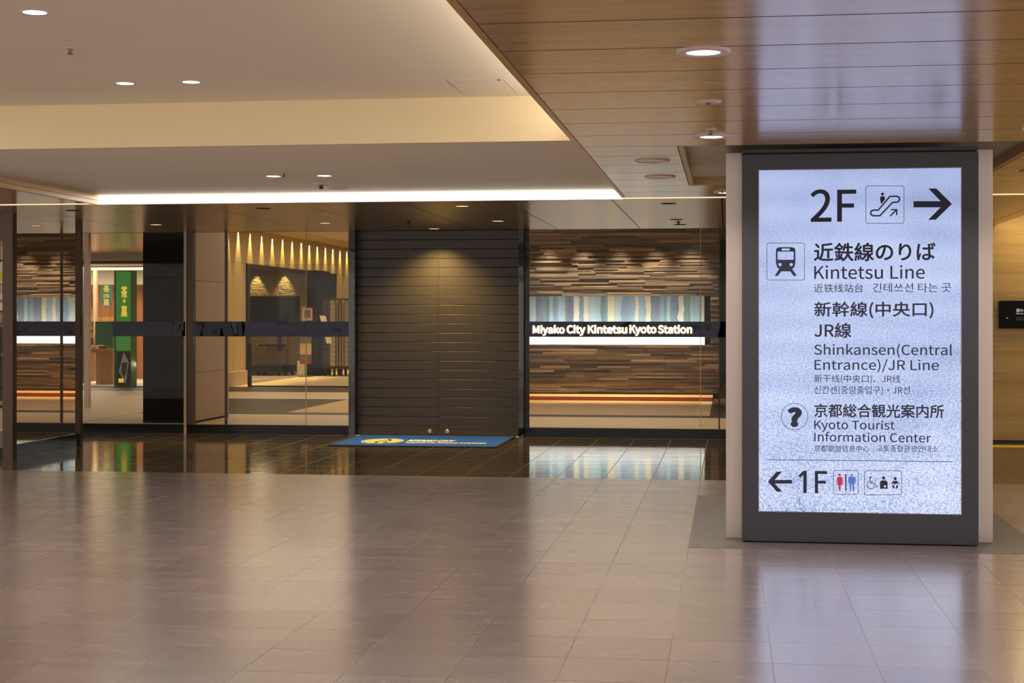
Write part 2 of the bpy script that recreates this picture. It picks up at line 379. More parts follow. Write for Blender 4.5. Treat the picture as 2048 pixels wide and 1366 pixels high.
ins.box(-13.4, -12.0, 40.2, 42.6, -0.02, e)
struct('floor_inlay', ins, M['pavedark'], 'dark stone bands laid in the pale floor behind the glass')
ins = MB(); YA = on_z(577, 825)[1]; YP = YS-0.95
for i in range(24):
    x0 = -7.03+i*0.5
    if x0+0.5 > -0.29: break
    ins.box(x0+0.004, x0+0.496, YA+0.01, YP, -0.02, e)
struct('floor_tan', ins, M['pavetan'], 'tan tiles in front of the stacked stone wall')

# ceilings
b = MB()
SEAM = [5.99+0.6268*k for k in range(-23, 15)]
HX0, HX1, HY0, HY1 = -0.335, 2.015, SEAM[30], SEAM[35]
for y0, y1 in zip(SEAM[:-1], SEAM[1:]):
    a0, a1 = y0+0.008, y1-0.008
    if HY0-0.01 <= y0 < HY1-0.01:
        b.box(XR+0.041, HX0-0.006, a0, a1, ZW, ZW+0.02); b.box(HX1+0.006, 9, a0, a1, ZW, ZW+0.02)
    else:
        b.box(XR+0.041, 9, a0, a1, ZW, ZW+0.02)
bt = MB().box(XR, XR+0.035, SEAM[0], YSL, ZW, ZU-0.02)
for x in (HX0, HX1-0.035): bt.box(x, x+0.035, HY0+0.003, HY1-0.003, ZW, ZW+0.075)
b.box(HX0+0.035, HX1-0.035, HY1-0.035, HY1-0.003, ZW+0.002, ZW+0.075); b.box(HX0+0.035, HX1-0.035, HY0+0.003, HY0+0.035, ZW+0.002, ZW+0.075)
struct('ceiling', b, M['wood'], 'lowered timber board ceiling over the sign pillar')
k = MB(); k.box(XR+0.036, HX0, SEAM[0], YSL, ZW+0.021, ZW+0.03); k.box(HX1, 9, SEAM[0], YSL, ZW+0.021, ZW+0.03)
k.box(HX0, HX1, SEAM[0], HY0, ZW+0.021, ZW+0.03); k.box(HX0, HX1, HY1, YSL, ZW+0.021, ZW+0.03)
for y in SEAM[1:-1]:
    if HY0-0.01 < y < HY1+0.01: k.box(XR+0.041, HX0-0.006, y-0.008, y+0.008, ZW+0.0008, ZW+0.021); k.box(HX1+0.006, 9, y-0.008, y+0.008, ZW+0.0008, ZW+0.021)
    else: k.box(XR+0.041, 9, y-0.008, y+0.008, ZW+0.0008, ZW+0.021)
struct('ceiling_backing', k, M['gap'])
struct('trim_14', bt, M['woodedge'], 'timber edging along the coffer and the square recess')
struct('ceiling_recess', MB().box(HX0, HX1, HY0, HY1, ZW+0.072, ZW+0.1), M['pale'], 'pale recess in the timber ceiling around the pillar')
struct('ceiling_upper', MB().box(XL-0.1, XR+0.03, Y0, YFAS+0.1, ZU, ZU+0.05), M['pale'], 'pale upper coffer ceiling')
struct('ceiling_lower', MB().box(XL-0.1, XR+0.03, YFAS+0.02, YEN+0.1, ZL, ZL+0.05), M['pale'], 'pale lower ceiling before the light strip')
struct('ceiling_fascia', MB().box(XL-0.1, XR+0.03, YFAS, YFAS+0.06, ZL-0.0005, ZU+0.02), M['fascia'], 'cream upright step between the two pale ceilings')
b = MB()
for y0, y1 in zip(SEAM[:-1], SEAM[1:]): b.box(-12, XL-0.045, y0+0.003, y1-0.003, ZW, ZW+0.02)
bt = MB().box(XL-0.04, XL, SEAM[0], YEN-0.013, ZW, ZW+0.04); bt.box(XL-0.04, XL-0.004, SEAM[0], YEN-0.013, ZW+0.045, ZU)
struct('trim_15', bt, M['woodedge'], 'timber edging at the left of the pale coffer')
struct('ceiling_timber_left', b, M['wood'], 'timber ceiling edge at the left of the pale coffer')
struct('ceiling_timber_left_backing', MB().box(-12, XL-0.04, SEAM[0], YSL, ZW+0.021, ZW+0.03), M['gap'])
b = MB(); XSO = 3.2
sx = [-11.5] + [-1.108+1.037*i for i in range(-9, 6)]
for x0, x1 in zip(sx[:-1], sx[1:]): b.box(x0+0.005, min(x1-0.005, XSO), YEN, YF+0.12, ZW, ZW+0.02)
struct('ceiling_entrance', b, M['soffit'], 'dark bronze panelled soffit before the glass front')
struct('ceiling_entrance_backing', MB().box(-11.5, XSO, YEN+0.01, YF+0.1, ZW+0.021, ZW+0.05), M['gap'])
struct('ceiling_side', MB().box(XSO, 9, YEN, 21, 3.0, 3.05), M['pale'])
struct('ceiling_hall', MB().box(-18, -3.95, YF+0.2, 50, 3.56, 3.6), M['cream'])
struct('ceiling_stone_room', MB().box(-3.95, 6, YF+0.2, 50, 3.3, 3.35), M['pale'])
struct('wall_bulkhead', MB().box(-12, XSO, YF+0.12, YF+0.2, ZW, 3.7), M['darkpanel'])

# lit cove at the back of the coffer and the narrow slot either side of it
t = thing('light_strip', 'glowing white light strip along the back of the pale ceiling', 'light', (-3.6, YEN, ZW))
MB().box(XL, XR, YEN-0.012, YEN-0.002, ZW+0.004, ZL-0.006).build('diffuser', M['led'], t)
MB().box(XL, XR, YEN-0.002, YEN+0.03, ZW, ZL).build('housing', M['ring'], t)
for x0, x1, nm in ((-11.5, XL-0.045, 'thin warm light line between timber edge and dark soffit at left'), (XR, 6.5, 'thin warm light line between timber boards and dark soffit at right')):
    t = thing('slot_light', nm, 'light', ((x0+x1)/2, YEN, ZW))
    MB().box(x0, x1, YSL+0.012, YEN-0.012, ZW+0.002, ZW+0.012).build('diffuser', M['slot'], t)
    MB().box(x0, x1, YSL+0.004, YEN-0.004, ZW+0.012, ZW+0.05).build('housing', M['ring'], t)

# ------------------------------------------------------------------ lamps and ceiling fittings
def spot(parent, x, y, z, power, angle, blend=0.5, color=(1, 0.9, 0.8), size=0.05, tilt=0.0):
    L = bpy.data.lights.new('lamp', 'SPOT'); L.energy = power; L.spot_size = math.radians(angle); L.spot_blend = blend; L.color = color; L.shadow_soft_size = size
    o = bpy.data.objects.new('lamp', L); C.objects.link(o); o.parent = parent; p0 = Vector(parent['_o']); o.location = Vector((x, y, z))-p0
    o.rotation_euler = (tilt, 0, 0); return o
def downlight(x, y, z, r, style, label, group, power=LAMP_W):
    t = thing('downlight', label, 'downlight', (x, y, z), group)
    if style == 'flush':
        MB().lathe(x, y, [(r*0.86, z-0.004), (r*1.04, z-0.005), (r*1.06, z)]).build('trim_ring', M['ring'], t, smooth=True)
        MB().lathe(x, y, [(0, z-0.003), (r*0.88, z-0.003), (r*0.88, z)]).build('lens', M['lens'], t)
    elif style == 'surface':
        MB().lathe(x, y, [(r*0.60, z-0.006), (r*0.66, z-0.012), (r*0.95, z-0.013), (r, z-0.009), (r, z)]).build('trim_ring', M['ring'], t, smooth=True)
        MB().lathe(x, y, [(0, z-0.008), (r*0.63, z-0.008), (r*0.63, z)]).build('lens', M['lens'], t)
    elif style == 'recess':
        MB().lathe(x, y, [(r*0.78, z-0.004), (r*0.82, z-0.008), (r*0.96, z-0.008), (r, z)]).build('trim_ring', M['ring'], t, smooth=True)
        MB().lathe(x, y, [(r*0.2, z-0.001), (r*0.55, z-0.0035), (r*0.8, z-0.005)]).build('reflector', M['reflector'], t, smooth=True)
        MB().lathe(x, y, [(0, z-0.002), (r*0.24, z-0.002), (r*0.24, z)]).build('lens', M['reflector'], t)
    elif style == 'warm':
        MB().lathe(x, y, [(r*0.9, z-0.003), (r, z-0.004), (r*1.05, z)]).build('trim_ring', M['darkbronze'], t, smooth=True)
        MB().lathe(x, y, [(0, z-0.002), (r*0.9, z-0.002), (r*0.9, z)]).build('lens', M['warmlens'], t)
    elif style == 'dark':
        MB().lathe(x, y, [(r*0.9, z-0.003), (r, z-0.004), (r*1.05, z)]).build('trim_ring', M['darkbronze'], t, smooth=True)
        MB().lathe(x, y, [(0, z-0.002), (r*0.9, z-0.002), (r*0.9, z)]).build('lens', M['gap'], t)
    if power:
        if style in ('warm', 'dark'): spot(t, x, y, z-0.02, power, 125 if power > SPOT_W else 75, 1.0, (1, 0.76, 0.28), 0.03)
        else: spot(t, x, y, z-0.03, power, 140, 0.8, (1, 0.95, 0.90), r*0.7)
    return t
GC = 'white downlights in the pale ceiling'; GW = 'downlights in the timber ceiling'; GE = 'warm downlights in the entrance soffit'
downlight(-3.43, 7.45, ZU, 0.068, 'flush', 'large bright white downlight nearest the top left corner of the pale ceiling', GC)
downlight(-3.885, 9.78, ZU, 0.064, 'flush', 'left one of the pair of white downlights on the upper pale ceiling', GC)
downlight(-3.44, 9.78, ZU, 0.064, 'flush', 'right one of the pair of white downlights on the upper pale ceiling', GC)
downlight(-3.858, 13.05, ZL, 0.07, 'flush', 'left small downlight of the pair on the lower pale ceiling', GC, LAMP_W*0.6)
downlight(-3.414, 13.06, ZL, 0.07, 'flush', 'right small downlight of the pair on the lower pale ceiling, over the dome camera', GC, LAMP_W*0.6)
downlight(-0.108, 6.71, ZW, 0.115, 'surface', 'biggest white rimmed downlight in the timber ceiling, nearest the viewer', GW)
downlight(-0.109, 9.83, ZW, 0.114, 'surface', 'white rimmed downlight on the timber boards just above the sign pillar top left', GW)
downlight(-0.545, 11.32, ZW, 0.128, 'recess', 'silver reflector downlight left of the square ceiling recess, nearer one', GW, LAMP_W*0.5)
downlight(-0.547, 12.6, ZW, 0.126, 'recess', 'silver reflector downlight left of the square ceiling recess, farther one', GW, LAMP_W*0.5)
downlight(-0.03, 14.21, ZW, 0.11, 'surface', 'white downlight half hidden behind the pillar top, close to the warm light line', GW)
downlight(1.832, 9.72, ZW, 0.1, 'surface', 'white downlight cut by the right picture edge above the pillar', GW)
downlight(2.31, 12.51, ZW, 0.105, 'recess', 'silver downlight right of the pillar beside the slanting recess edge', GW, LAMP_W*0.5)
for x, d, pw, y0, y1 in ((XR-0.012, 1, 52, -2.0, 10.6), (XL+0.012, -1, 34, -2.0, 10.6)):
    t = thing('cove_strip', 'hidden strip lamp along the %s upright side of the pale coffer' % ('right' if d > 0 else 'left'), 'light', (x, (y0+y1)/2, 2.9))
    MB().box(min(x, x+d*0.012), max(x, x+d*0.012), y0, y1, 2.88, 2.92).build('housing', M['ring'], t)
    L = bpy.data.lights.new('lamp', 'AREA'); L.shape = 'RECTANGLE'; L.size = y1-y0; L.size_y = 0.04; L.energy = pw; L.color = (1, 0.90, 0.74)
    o = bpy.data.objects.new('lamp', L); C.objects.link(o); o.parent = t; o.location = (-d*0.004, 0, 0); o.rotation_euler = (0, d*math.radians(100), math.pi/2) if False else (math.radians(90), 0, math.radians(90)*d)
# the same rows run on over the floor in front
for i, (x, y, z, r, s) in enumerate([(-3.43, 4.3, ZU, .068, 'flush'), (-3.43, 1.2, ZU, .068, 'flush'), (-0.108, 3.6, ZW, .115, 'surface'), (-0.108, 0.5, ZW, .115, 'surface'), (1.83, 6.6, ZW, .1, 'surface'), (1.83, 3.4, ZW, .1, 'surface'), (-3.43, -2, ZU, .068, 'flush'), (-0.108, -2.6, ZW, .115, 'surface')]):
    downlight(x, y, z, r, s, 'white downlight of the rows that run on over the floor in front', 'downlights out in front of the view')
ent = [(-6.82, 15.72, 'dark', 'dark downlight in the bronze soffit by the left mirrored post'), (-6.838, 18.19, 'warm', 'warm slit of a downlight above the dark reflecting window'),
       (-4.749, 15.7, 'dark', 'dark-lensed downlight in the bronze soffit left of the shutter, near the white strip'), (-4.746, 18.18, 'warm', 'warm downlight over the window left of the shutter'),
       (-3.68, 19.5, 'warm', 'warm downlight right against the top of the shutter'), (-2.665, 15.63, 'warm', 'warm downlight in the soffit nearest the white strip, right of the shutter middle'),
       (-2.659, 18.08, 'warm', 'warm downlight over the right end of the shutter'), (-0.592, 15.57, 'dark', 'dark-lensed downlight in the soffit closest to the warm light line, near the sign pillar'),
       (-0.597, 18.09, 'dark', 'dark-lensed downlight just before the small sprinkler over the right window'), (-0.587, 19.05, 'dark', 'dark-lensed downlight nearest the glass of the right window')]
for x, y, s, lb in ent: downlight(x, y, ZW, 0.075, s, lb, GE, (300 if y > 19.2 and x < -3 else SPOT_W) if s == 'warm' else SPOT_W*0.4)  # fittings with a dark lens also shine, with a weaker lamp
def sprinkler(x, y, z, r, label, mat='ring'):
    t = thing('sprinkler', label, 'sprinkler', (x, y, z), 'ceiling sprinklers')
    MB().lathe(x, y, [(r*0.4, z-0.007), (r*0.9, z-0.005), (r, z)]).build('escutcheon', M[mat], t, smooth=True)
    m_ = MB().lathe(x, y, [(0, z-0.03), (r*0.32, z-0.03), (r*0.36, z-0.026), (r*0.22, z-0.016), (r*0.42, z-0.010), (r*0.42, z-0.004)], 16); m_.build('head', M['grey' if mat == 'ring' else 'gap'], t, smooth=True)
    MB().lathe(x, y, [(0, z-0.036), (r*0.5, z-0.036), (r*0.5, z-0.033), (0, z-0.033)], 16).build('deflector', M['grey' if mat == 'ring' else 'gap'], t)
    return t
sprinkler(-3.69, 8.47, ZU, 0.036, 'small dark sprinkler alone on the upper pale ceiling near the left')
sprinkler(-3.679, 12.75, ZL, 0.03, 'tiny sprinkler between the two downlights of the lower pale ceiling')
sprinkler(-0.109, 9.5, ZW, 0.036, 'sprinkler just before the white rimmed downlight above the pillar')
sprinkler(-0.06, 13.95, ZW, 0.03, 'sprinkler beside the downlight half hidden by the pillar')
sprinkler(-0.589, 18.56, ZW, 0.035, 'dark sprinkler between two dark-lensed downlights over the right window', 'darkbronze')
sprinkler(-3.72, 18.1, ZW, 0.03, 'tiny sprinkler in the bronze soffit before the shutter', 'darkbronze')
t = thing('dome_camera', 'white dome camera with black lens hanging from the lower pale ceiling', 'camera', (-3.634, 13.78, ZL))
MB().lathe(-3.634, 13.78, [(0, ZL-0.022), (0.06, ZL-0.02), (0.068, ZL-0.012), (0.07, ZL)]).build('housing', M['ring'], t, smooth=True)
MB().lathe(-3.634, 13.78, [(0, ZL-0.055), (0.018, ZL-0.053), (0.022, ZL-0.045), (0.022, ZL-0.02)]).build('lens', M['black'], t, smooth=True)
t = thing('ceiling_speaker', 'flat round speaker grille in the pale ceiling by the white strip', 'speaker', (-3.611, 14.33, ZL))
MB().lathe(-3.611, 14.33, [(0, ZL-0.004), (0.085, ZL-0.004), (0.085, ZL)]).build('grille', M['beige'], t); MB().lathe(-3.611, 14.33, [(0.085, ZL-0.005), (0.097, ZL-0.006), (0.1, ZL)]).build('rim', M['ring'], t)
t = thing('smoke_detector', 'thin white disc detector on the timber boards between two downlights', 'detector', (-0.107, 8.29, ZW))
MB().lathe(-0.107, 8.29, [(0, ZW-0.008), (0.055, ZW-0.008), (0.067, ZW-0.004), (0.067, ZW)]).build('base', M['ring'], t, smooth=True); MB().lathe(-0.107, 8.29, [(0, ZW-0.018), (0.013, ZW-0.018), (0.016, ZW-0.008)]).build('sensor', M['grey'], t, smooth=True)
t = thing('access_hatch', 'square access hatch with thin frame in the upper pale ceiling by the timber edge', 'hatch', (-1.6, 10.1, ZU))
hx0, hx1, hy0, hy1 = -1.79, -1.42, 9.93, 10.58
f = MB(); w = 0.006
f.box(hx0, hx1, hy0, hy0+w, ZU-0.003, ZU); f.box(hx0, hx1, hy1-w, hy1, ZU-0.003, ZU); f.box(hx0, hx0+w, hy0+w, hy1-w, ZU-0.003, ZU); f.box(hx1-w, hx1, hy0+w, hy1-w, ZU-0.003, ZU)
f.build('hatch_frame', M['ring'], t); MB().box(hx0+w+.002, hx1-w-.002, hy0+w+.002, hy1-w-.002, ZU-0.001, ZU).build('hatch_panel', M['pale'], t)
MB().box(hx1-0.05, hx1-0.025, hy0+0.005, hy0+0.025, ZU-0.008, ZU-0.003).build('latch', M['grey'], t)

# ------------------------------------------------------------------ the sign pillar
YSG = 10.67
t = thing('sign_pillar', 'tall sign pillar with bright blue-white direction screen in a charcoal frame', 'sign', (0.86, 10.67, 0))
xa, xb = -0.022, 1.745
for x0, x1 in ((xa, 0.09), (1.632, xb)):
    MB().box(x0, x1, 10.86, 12.6, 0.0, ZW).build('side_post', M['bronze'], t, bevel=0.004)
MB().box(0.09, 1.632, 10.9, 12.6, 0.0, ZW).build('core', M['darkbronze'], t)
fx0, fx1 = 0.088, 1.624
sx0, sx1, sz0, sz1 = 0.198, 1.512, 0.212, 2.494
fr = MB(); f0, f1 = YSG, 10.9
fr.box(fx0, sx0-0.006, f0, f1, 0.012, 2.600); fr.box(sx1+0.006, fx1, f0, f1, 0.012, 2.600)
fr.box(sx0-0.006, sx1+0.006, f0, f1, 0.012, sz0-0.006); fr.box(sx0-0.006, sx1+0.006, f0, f1, sz1+0.006, 2.600)
fr.build('display_frame', M['frame'], t)
MB().box(fx0-0.004, fx1+0.004, YSG+0.012, 10.9, 2.612, ZW).build('top_rail', M['frame'], t)
MB().box(fx0+0.01, fx1-0.01, YSG+0.02, 10.9, 2.595, 2.615).build('shadow_gap', M['gap'], t)
MB().box(fx0+0.015, fx1-0.015, YSG+0.02, 10.9, 0.0, 0.02).build('plinth', M['gap'], t)
bz = MB(); ww = 0.005
bz.box(sx0-0.006, sx0-0.001, f0-0.002, f0+0.01, sz0-0.006, sz1+0.006); bz.box(sx1+0.001, sx1+0.006, f0-0.002, f0+0.01, sz0-0.006, sz1+0.006)
bz.box(sx0-0.001, sx1+0.001, f0-0.002, f0+0.01, sz0-0.006, sz0-0.001); bz.box(sx0-0.001, sx1+0.001, f0-0.002, f0+0.01, sz1+0.001, sz1+0.006)
bz.build('bezel', M['grey'], t)
scr = MB().box(sx0, sx1, f0+0.004, f0+0.03, sz0, sz1).build('screen', M['sand'], t); scr['label'] = 'bright bluish white screen with raked sand picture'
YT = f0+0.0035
def sp(px, py):
    p = at(px, py, YT); return p[0], p[2]
def scale_fn(ox, oy, k):
    def fn(u, v, tt):
        x, z = sp(ox+u/k, oy+v/k); return (x, YT-tt-0.0005, z)
    return fn
def line(body, px0, px1, py0, py1, weight=0.002, mat='ink', flat=None):
    x0, z1 = sp(px0, py0); x1, _ = sp(px1, py0); _, z0 = sp((px0+px1)/2, py1); _, z1 = sp((px0+px1)/2, py0)
    return wall_text('lettering', body, M[mat], scr, x0, x1, z0, z1, YT-0.0015, weight)
line('2F', 1621.2, 1712.4, 378.5, 443.5, 0.004)
line('近鉄線のりば', 1627.8, 1871, 485, 522.5, 0.007)
line('Kintetsu Line', 1628.4, 1849.5, 530.5, 558)
line('近铁线站台', 1627.8, 1726, 567.4, 585, 0.0); line('긴테쓰선 타는 곳', 1745.6, 1902, 566, 584.5, 0.0)
line('新幹線(中央口)', 1628.4, 1867, 603, 637, 0.006)
line('JR線', 1628.4, 1702.6, 645.5, 676, 0.006)
line('Shinkansen(Central', 1628.4, 1904.6, 687.5, 715)
line('Entrance)/JR Line', 1629, 1877.6, 718, 745)
line('新干线(中央口)、JR线', 1628, 1801, 749.5, 767, 0.0); line('신칸센(중앙출입구)・JR선', 1628.4, 1819.5, 772, 790, 0.0)
line('京都総合観光案内所', 1628.4, 1888, 808, 835.5, 0.006)
line('Kyoto Tourist', 1628.4, 1789.5, 840.4, 864)
line('Information Center', 1628.4, 1862, 864.5, 884)
line('京都旅游信息中心', 1628.4, 1738.8, 890.4, 903.6, 0.0); line('교토종합관광안내소', 1752.4, 1876, 890.6, 904, 0.0)
line('F', 1629.8, 1654.4, 942, 986.7, 0.004)
line('?', 1575.3, 1603.7, 814.4, 854.2, 0.026)
A4, A6, A7 = scale_fn(1520, 360, 5.12), scale_fn(1520, 790, 5.12), scale_fn(1640, 930, 11.378)
shape('pictogram', [rrect(1082, 1477, 58, 447, 24), rrect(1087, 1472, 63, 442, 20)] +
      stroke([(1160, 308), (1212, 308), (1330, 168), (1400, 166), (1422, 176), (1430, 197), (1422, 217), (1400, 228), (1358, 229), (1228, 366), (1160, 366), (1140, 357), (1132, 337), (1140, 317)], 15, True) +
      [circ(1254, 144, 15), [(1229, 182), (1236, 170), (1246, 166), (1264, 166), (1275, 171), (1280, 184), (1277, 205), (1239, 249), (1234, 225)]] +
      [[(1328, 365), (1383, 310), (1333, 310), (1345, 297), (1407, 297), (1407, 352), (1393, 366), (1393, 320), (1338, 374)]], M['ink'], scr, A4)
shape('arrow', [[(1572, 217), (1850, 217), (1725, 87), (1805, 87), (1965, 245), (1800, 406), (1722, 408), (1850, 280), (1572, 280)]], M['ink'], scr, A4)
shape('pictogram', [rrect(68, 458, 643, 1027, 24), rrect(73, 453, 648, 1022, 20),
      [(163, 850), (163, 712), (175, 695), (200, 688), (325, 688), (350, 695), (362, 712), (362, 850), (350, 895), (330, 910), (377, 982), (342, 982), (310, 936), (218, 936), (184, 982), (150, 982), (197, 910), (176, 895)],
      rrect(180, 345, 733, 817, 8), rrect(222, 305, 701, 722, 5), circ(205, 866, 17), circ(319, 866, 17)], M['ink'], scr, A4)
shape('pictogram', [circ(353, 221, 138, 48), circ(353, 221, 133, 48)], M['ink'], scr, A6)
shape('divider', [[(78, 659), (1972, 680), (1972, 686), (78, 665)]], M['ink'], scr, A6)
shape('arrow', [[(82, 887), (170, 785), (226, 783), (150, 870), (328, 870), (328, 907), (150, 907), (228, 990), (172, 990)]], M['ink'], scr, A6)
shape('lettering', [[(392, 826), (445, 775), (478, 775), (478, 1005), (443, 1005), (443, 818), (410, 848)]], M['ink'], scr, A6)
shape('pictogram_frame', [rrect(300, 873, 117, 672, 45), rrect(311, 862, 128, 661, 38), rrect(572, 600, 205, 585, 3)], M['ink'], scr, A7)
o = shape('pictogram', [circ(447, 225, 28), [(410, 268), (482, 268), (500, 280), (528, 390), (510, 397), (482, 325), (518, 452), (468, 455), (466, 585), (430, 585), (422, 455), (385, 452), (415, 325), (385, 397), (365, 390), (392, 280)]], M['red'], scr, A7); o['label'] = 'crimson woman figure'
o = shape('pictogram', [circ(722, 228, 28), [(665, 265), (780, 265), (808, 292), (808, 418), (785, 418), (778, 330), (778, 588), (738, 588), (735, 435), (712, 435), (708, 588), (675, 588), (668, 330), (665, 418), (640, 418), (640, 292)]], M['blue'], scr, A7); o['label'] = 'blue man figure'
arc = [(1160+90*math.cos(math.radians(a)), 450+90*math.sin(math.radians(a))) for a in range(245, 19, -15)]
shape('pictogram', [rrect(1005, 1862, 125, 685, 45), rrect(1016, 1851, 136, 674, 38)] + stroke(arc, 15), M['ink'], scr, A7)
shape('pictogram', [circ(1150, 280, 22)] + stroke([(1143, 298), (1150, 412), (1240, 412), (1286, 503), (1325, 488)], 15), M['ink'], scr, A7)
shape('pictogram', stroke([(1152, 372), (1215, 372)], 13), M['ink'], scr, A7)
pl = [(-11, -30), (11, -30), (11, -11), (30, -11), (30, 11), (11, 11), (11, 30), (-11, 30), (-11, 11), (-30, 11), (-30, -11), (-11, -11)]
shape('pictogram', [circ(1448, 295, 36), [(1365, 540), (1365, 390), (1385, 360), (1415, 350), (1485, 350), (1515, 360), (1538, 390), (1538, 540)], [(1478+a, 485+b_) for a, b_ in pl]], M['ink'], scr, A7)
leg = [(1672, 450), (1692, 466), (1687, 490), (1703, 528), (1685, 542), (1645, 503), (1645, 478)]
shape('pictogram', [circ(1712, 310, 34), [(1670, 360), (1755, 360), (1808, 425), (1790, 440), (1750, 405), (1748, 435), (1680, 435), (1675, 405), (1635, 440), (1617, 425)], leg, [(2*1712-a, b_) for a, b_ in leg]], M['ink'], scr, A7)

# ------------------------------------------------------------------ the glass front
ZB0, ZB1 = 1.271, 1.465        # black mirrored belt
ZK = 0.125                      # kick plate height
fx = lambda px: at(px, 700, YF)[0]
def window(n, x0, x1, label, panes, belt_from=None, belt=True):
    t = thing('window_%d' % n, label, 'window', ((x0+x1)/2, YF, 0)); t['kind'] = 'structure'
    xs = [x0]+panes+[x1]
    for a, b_ in zip(xs[:-1], xs[1:]):
        MB().box(a+0.002, b_-0.002, YF, YF+0.012, ZK, ZW).build('pane', M['glass'], t)
    if belt:
        bl = MB(); xb0 = belt_from if belt_from is not None else x0
        for a, b_ in zip(xs[:-1], xs[1:]):
            a = max(a, xb0)
            if b_-a > 0.05: bl.box(a+0.002, b_-0.002, YF-0.03, YF-0.006, ZB0, ZB1)
        bl.build('belt', M['blackmirror'], t)
    for p in panes:
        MB().box(p-0.004, p+0.004, YF-0.004, YF+0.016, ZK, ZW).build('joint', M['cream'], t)
    MB().box(x0, x1, YF+0.001, YF+0.01, ZK-0.004, ZK+0.002).build('sill', M['grey'], t)
    return t
window(1, -9.2, fx(372), 'dark reflecting window with the green shop seen in it', [], fx(226))
window(2, fx(387), fx(698), 'window left of the shutter with the bright inner hall behind it', [fx(612)])
window(3, fx(1050), 3.04, 'window with the stacked stone wall and glowing station name', [fx(1401)])
k = MB()
for x0, x1 in ((-9.2, fx(698)), (fx(1050), 3.04)): k.box(x0, x1, YF-0.012, YF+0.05, 0, ZK-0.004)
struct('baseboard_front', k, M['kick'], 'black glossy kick plate under the windows')
struct('trim_1', MB().box(fx(369), fx(374), YF-0.03, YF+0.03, 0.0, ZW), M['beige'])
struct('trim_2', MB().box(fx(376), fx(387), YF-0.02, YF+0.08, ZK, ZW), M['darkbronze'])
struct('trim_3', MB().box(fx(449.5), fx(454.5), YF-0.004, YF+0.014, ZK, ZW), M['darkbronze'])
struct('trim_4', MB().box(fx(698.5), fx(711), YF-0.04, YF+0.2, 0.0, ZW), M['chrome'], 'chrome jamb at the left of the shutter')
struct('trim_5', MB().box(fx(1038), fx(1048), YF-0.04, YF+0.2, 0.0, ZW), M['chrome'], 'chrome jamb at the right of the shutter')
struct('trim_6', MB().box(fx(1437), fx(1440), YF+0.03, YF+0.06, ZK, ZW), M['darkbronze'])
# left mirrored post: front edge, mirror flank, far edge, skirting
struct('trim_7', MB().box(-7.70, -7.585, 15.93, 16.03, 0, ZW), M['darkbronze'], 'dark bronze edge of the mirrored post at the left')
struct('trim_8', MB().box(-7.66, -7.60, 16.03, 17.66, 0.15, ZW), M['mirror'], 'mirror flank of the post at the left, showing the stone wall')
struct('trim_9', MB().box(-7.66, -7.57, 17.66, 17.74, 0, ZW), M['darkbronze'])
struct('baseboard_left', MB().box(-7.66, -7.592, 16.03, 17.66, 0, 0.15), M['kick'])

# station name on the belt
t = thing('station_name_sign', 'glowing white letters of the station name on the black belt', 'sign', (-1.4, YF-0.05, ZB0))
words = [('Miyako', 1065.5, 1129, 650.2, 671.3), ('City', 1133.5, 1170.5, 650, 671.3), ('Kintetsu', 1175.5, 1254, 650, 667), ('Kyoto', 1259, 1312.5, 650.2, 671.3), ('Station', 1316, 1384, 650, 667)]
for w_, a, b_, c_, d_ in words:
    x0, _, z1 = at(a, c_, YF-0.05); x1, _, _ = at(b_, c_, YF-0.05); _, _, z0 = at((a+b_)/2, d_, YF-0.05)
    o = wall_text('word', w_, M['letter'], t, x0, x1, z0, z1, YF-0.052, 0.016, 0.012)
    h_ = 0.006
    wall_text('halo', w_, M['halo'], o, x0-h_, x1+h_, z0-h_, z1+h_, YF-0.036, 0.024, 0.006)

# shutter
YD = YF+0.14
t = thing('door_1', 'closed dark slatted double shutter behind the blue mat', 'door', (-3.68, YD, 0)); t['kind'] = 'structure'
x0, xm, x1 = fx(711), at(876, 700, YD)[0], fx(1040)
for a, b_, lx in ((x0, xm-0.008, 859.5), (xm+0.008, x1+0.1, 894.5)):
    m_ = MB(); p = 0.1195; z = 0.005
    while z < ZW+0.02:
        q = min(z+p, ZW+0.06)
        m_.prism([(YD+0.012, z+0.002), (YD+0.003, z+0.002), (YD, z+0.005), (YD, q-0.005), (YD+0.003, q-0.002), (YD+0.012, q-0.002)], 'x', a, b_); z += p
    lf = m_.build('leaf', M['shutter'], t)
    cx, _, cz = at(lx, 862, YD)
    lk = MB(); pts = []; n_ = 20
    lk.lathe(0, 0, [(0, 0.014), (0.014, 0.014), (0.016, 0.011), (0.024, 0.009), (0.027, 0.004), (0.027, 0)], 24)
    lk.v = [(cx+v[0], YD-v[2], cz+v[1]) for v in lk.v]; lk.build('lock', M['silver'], lf, smooth=True)
MB().box(x0, x1+0.1, YD+0.012, YD+0.03, 0, ZW+0.06).build('backing', M['gap'], t)
MB().box(xm-0.006, xm+0.006, YD-0.004, YD+0.02, 0.0, ZW).build('centre_strip', M['shutter'], t)

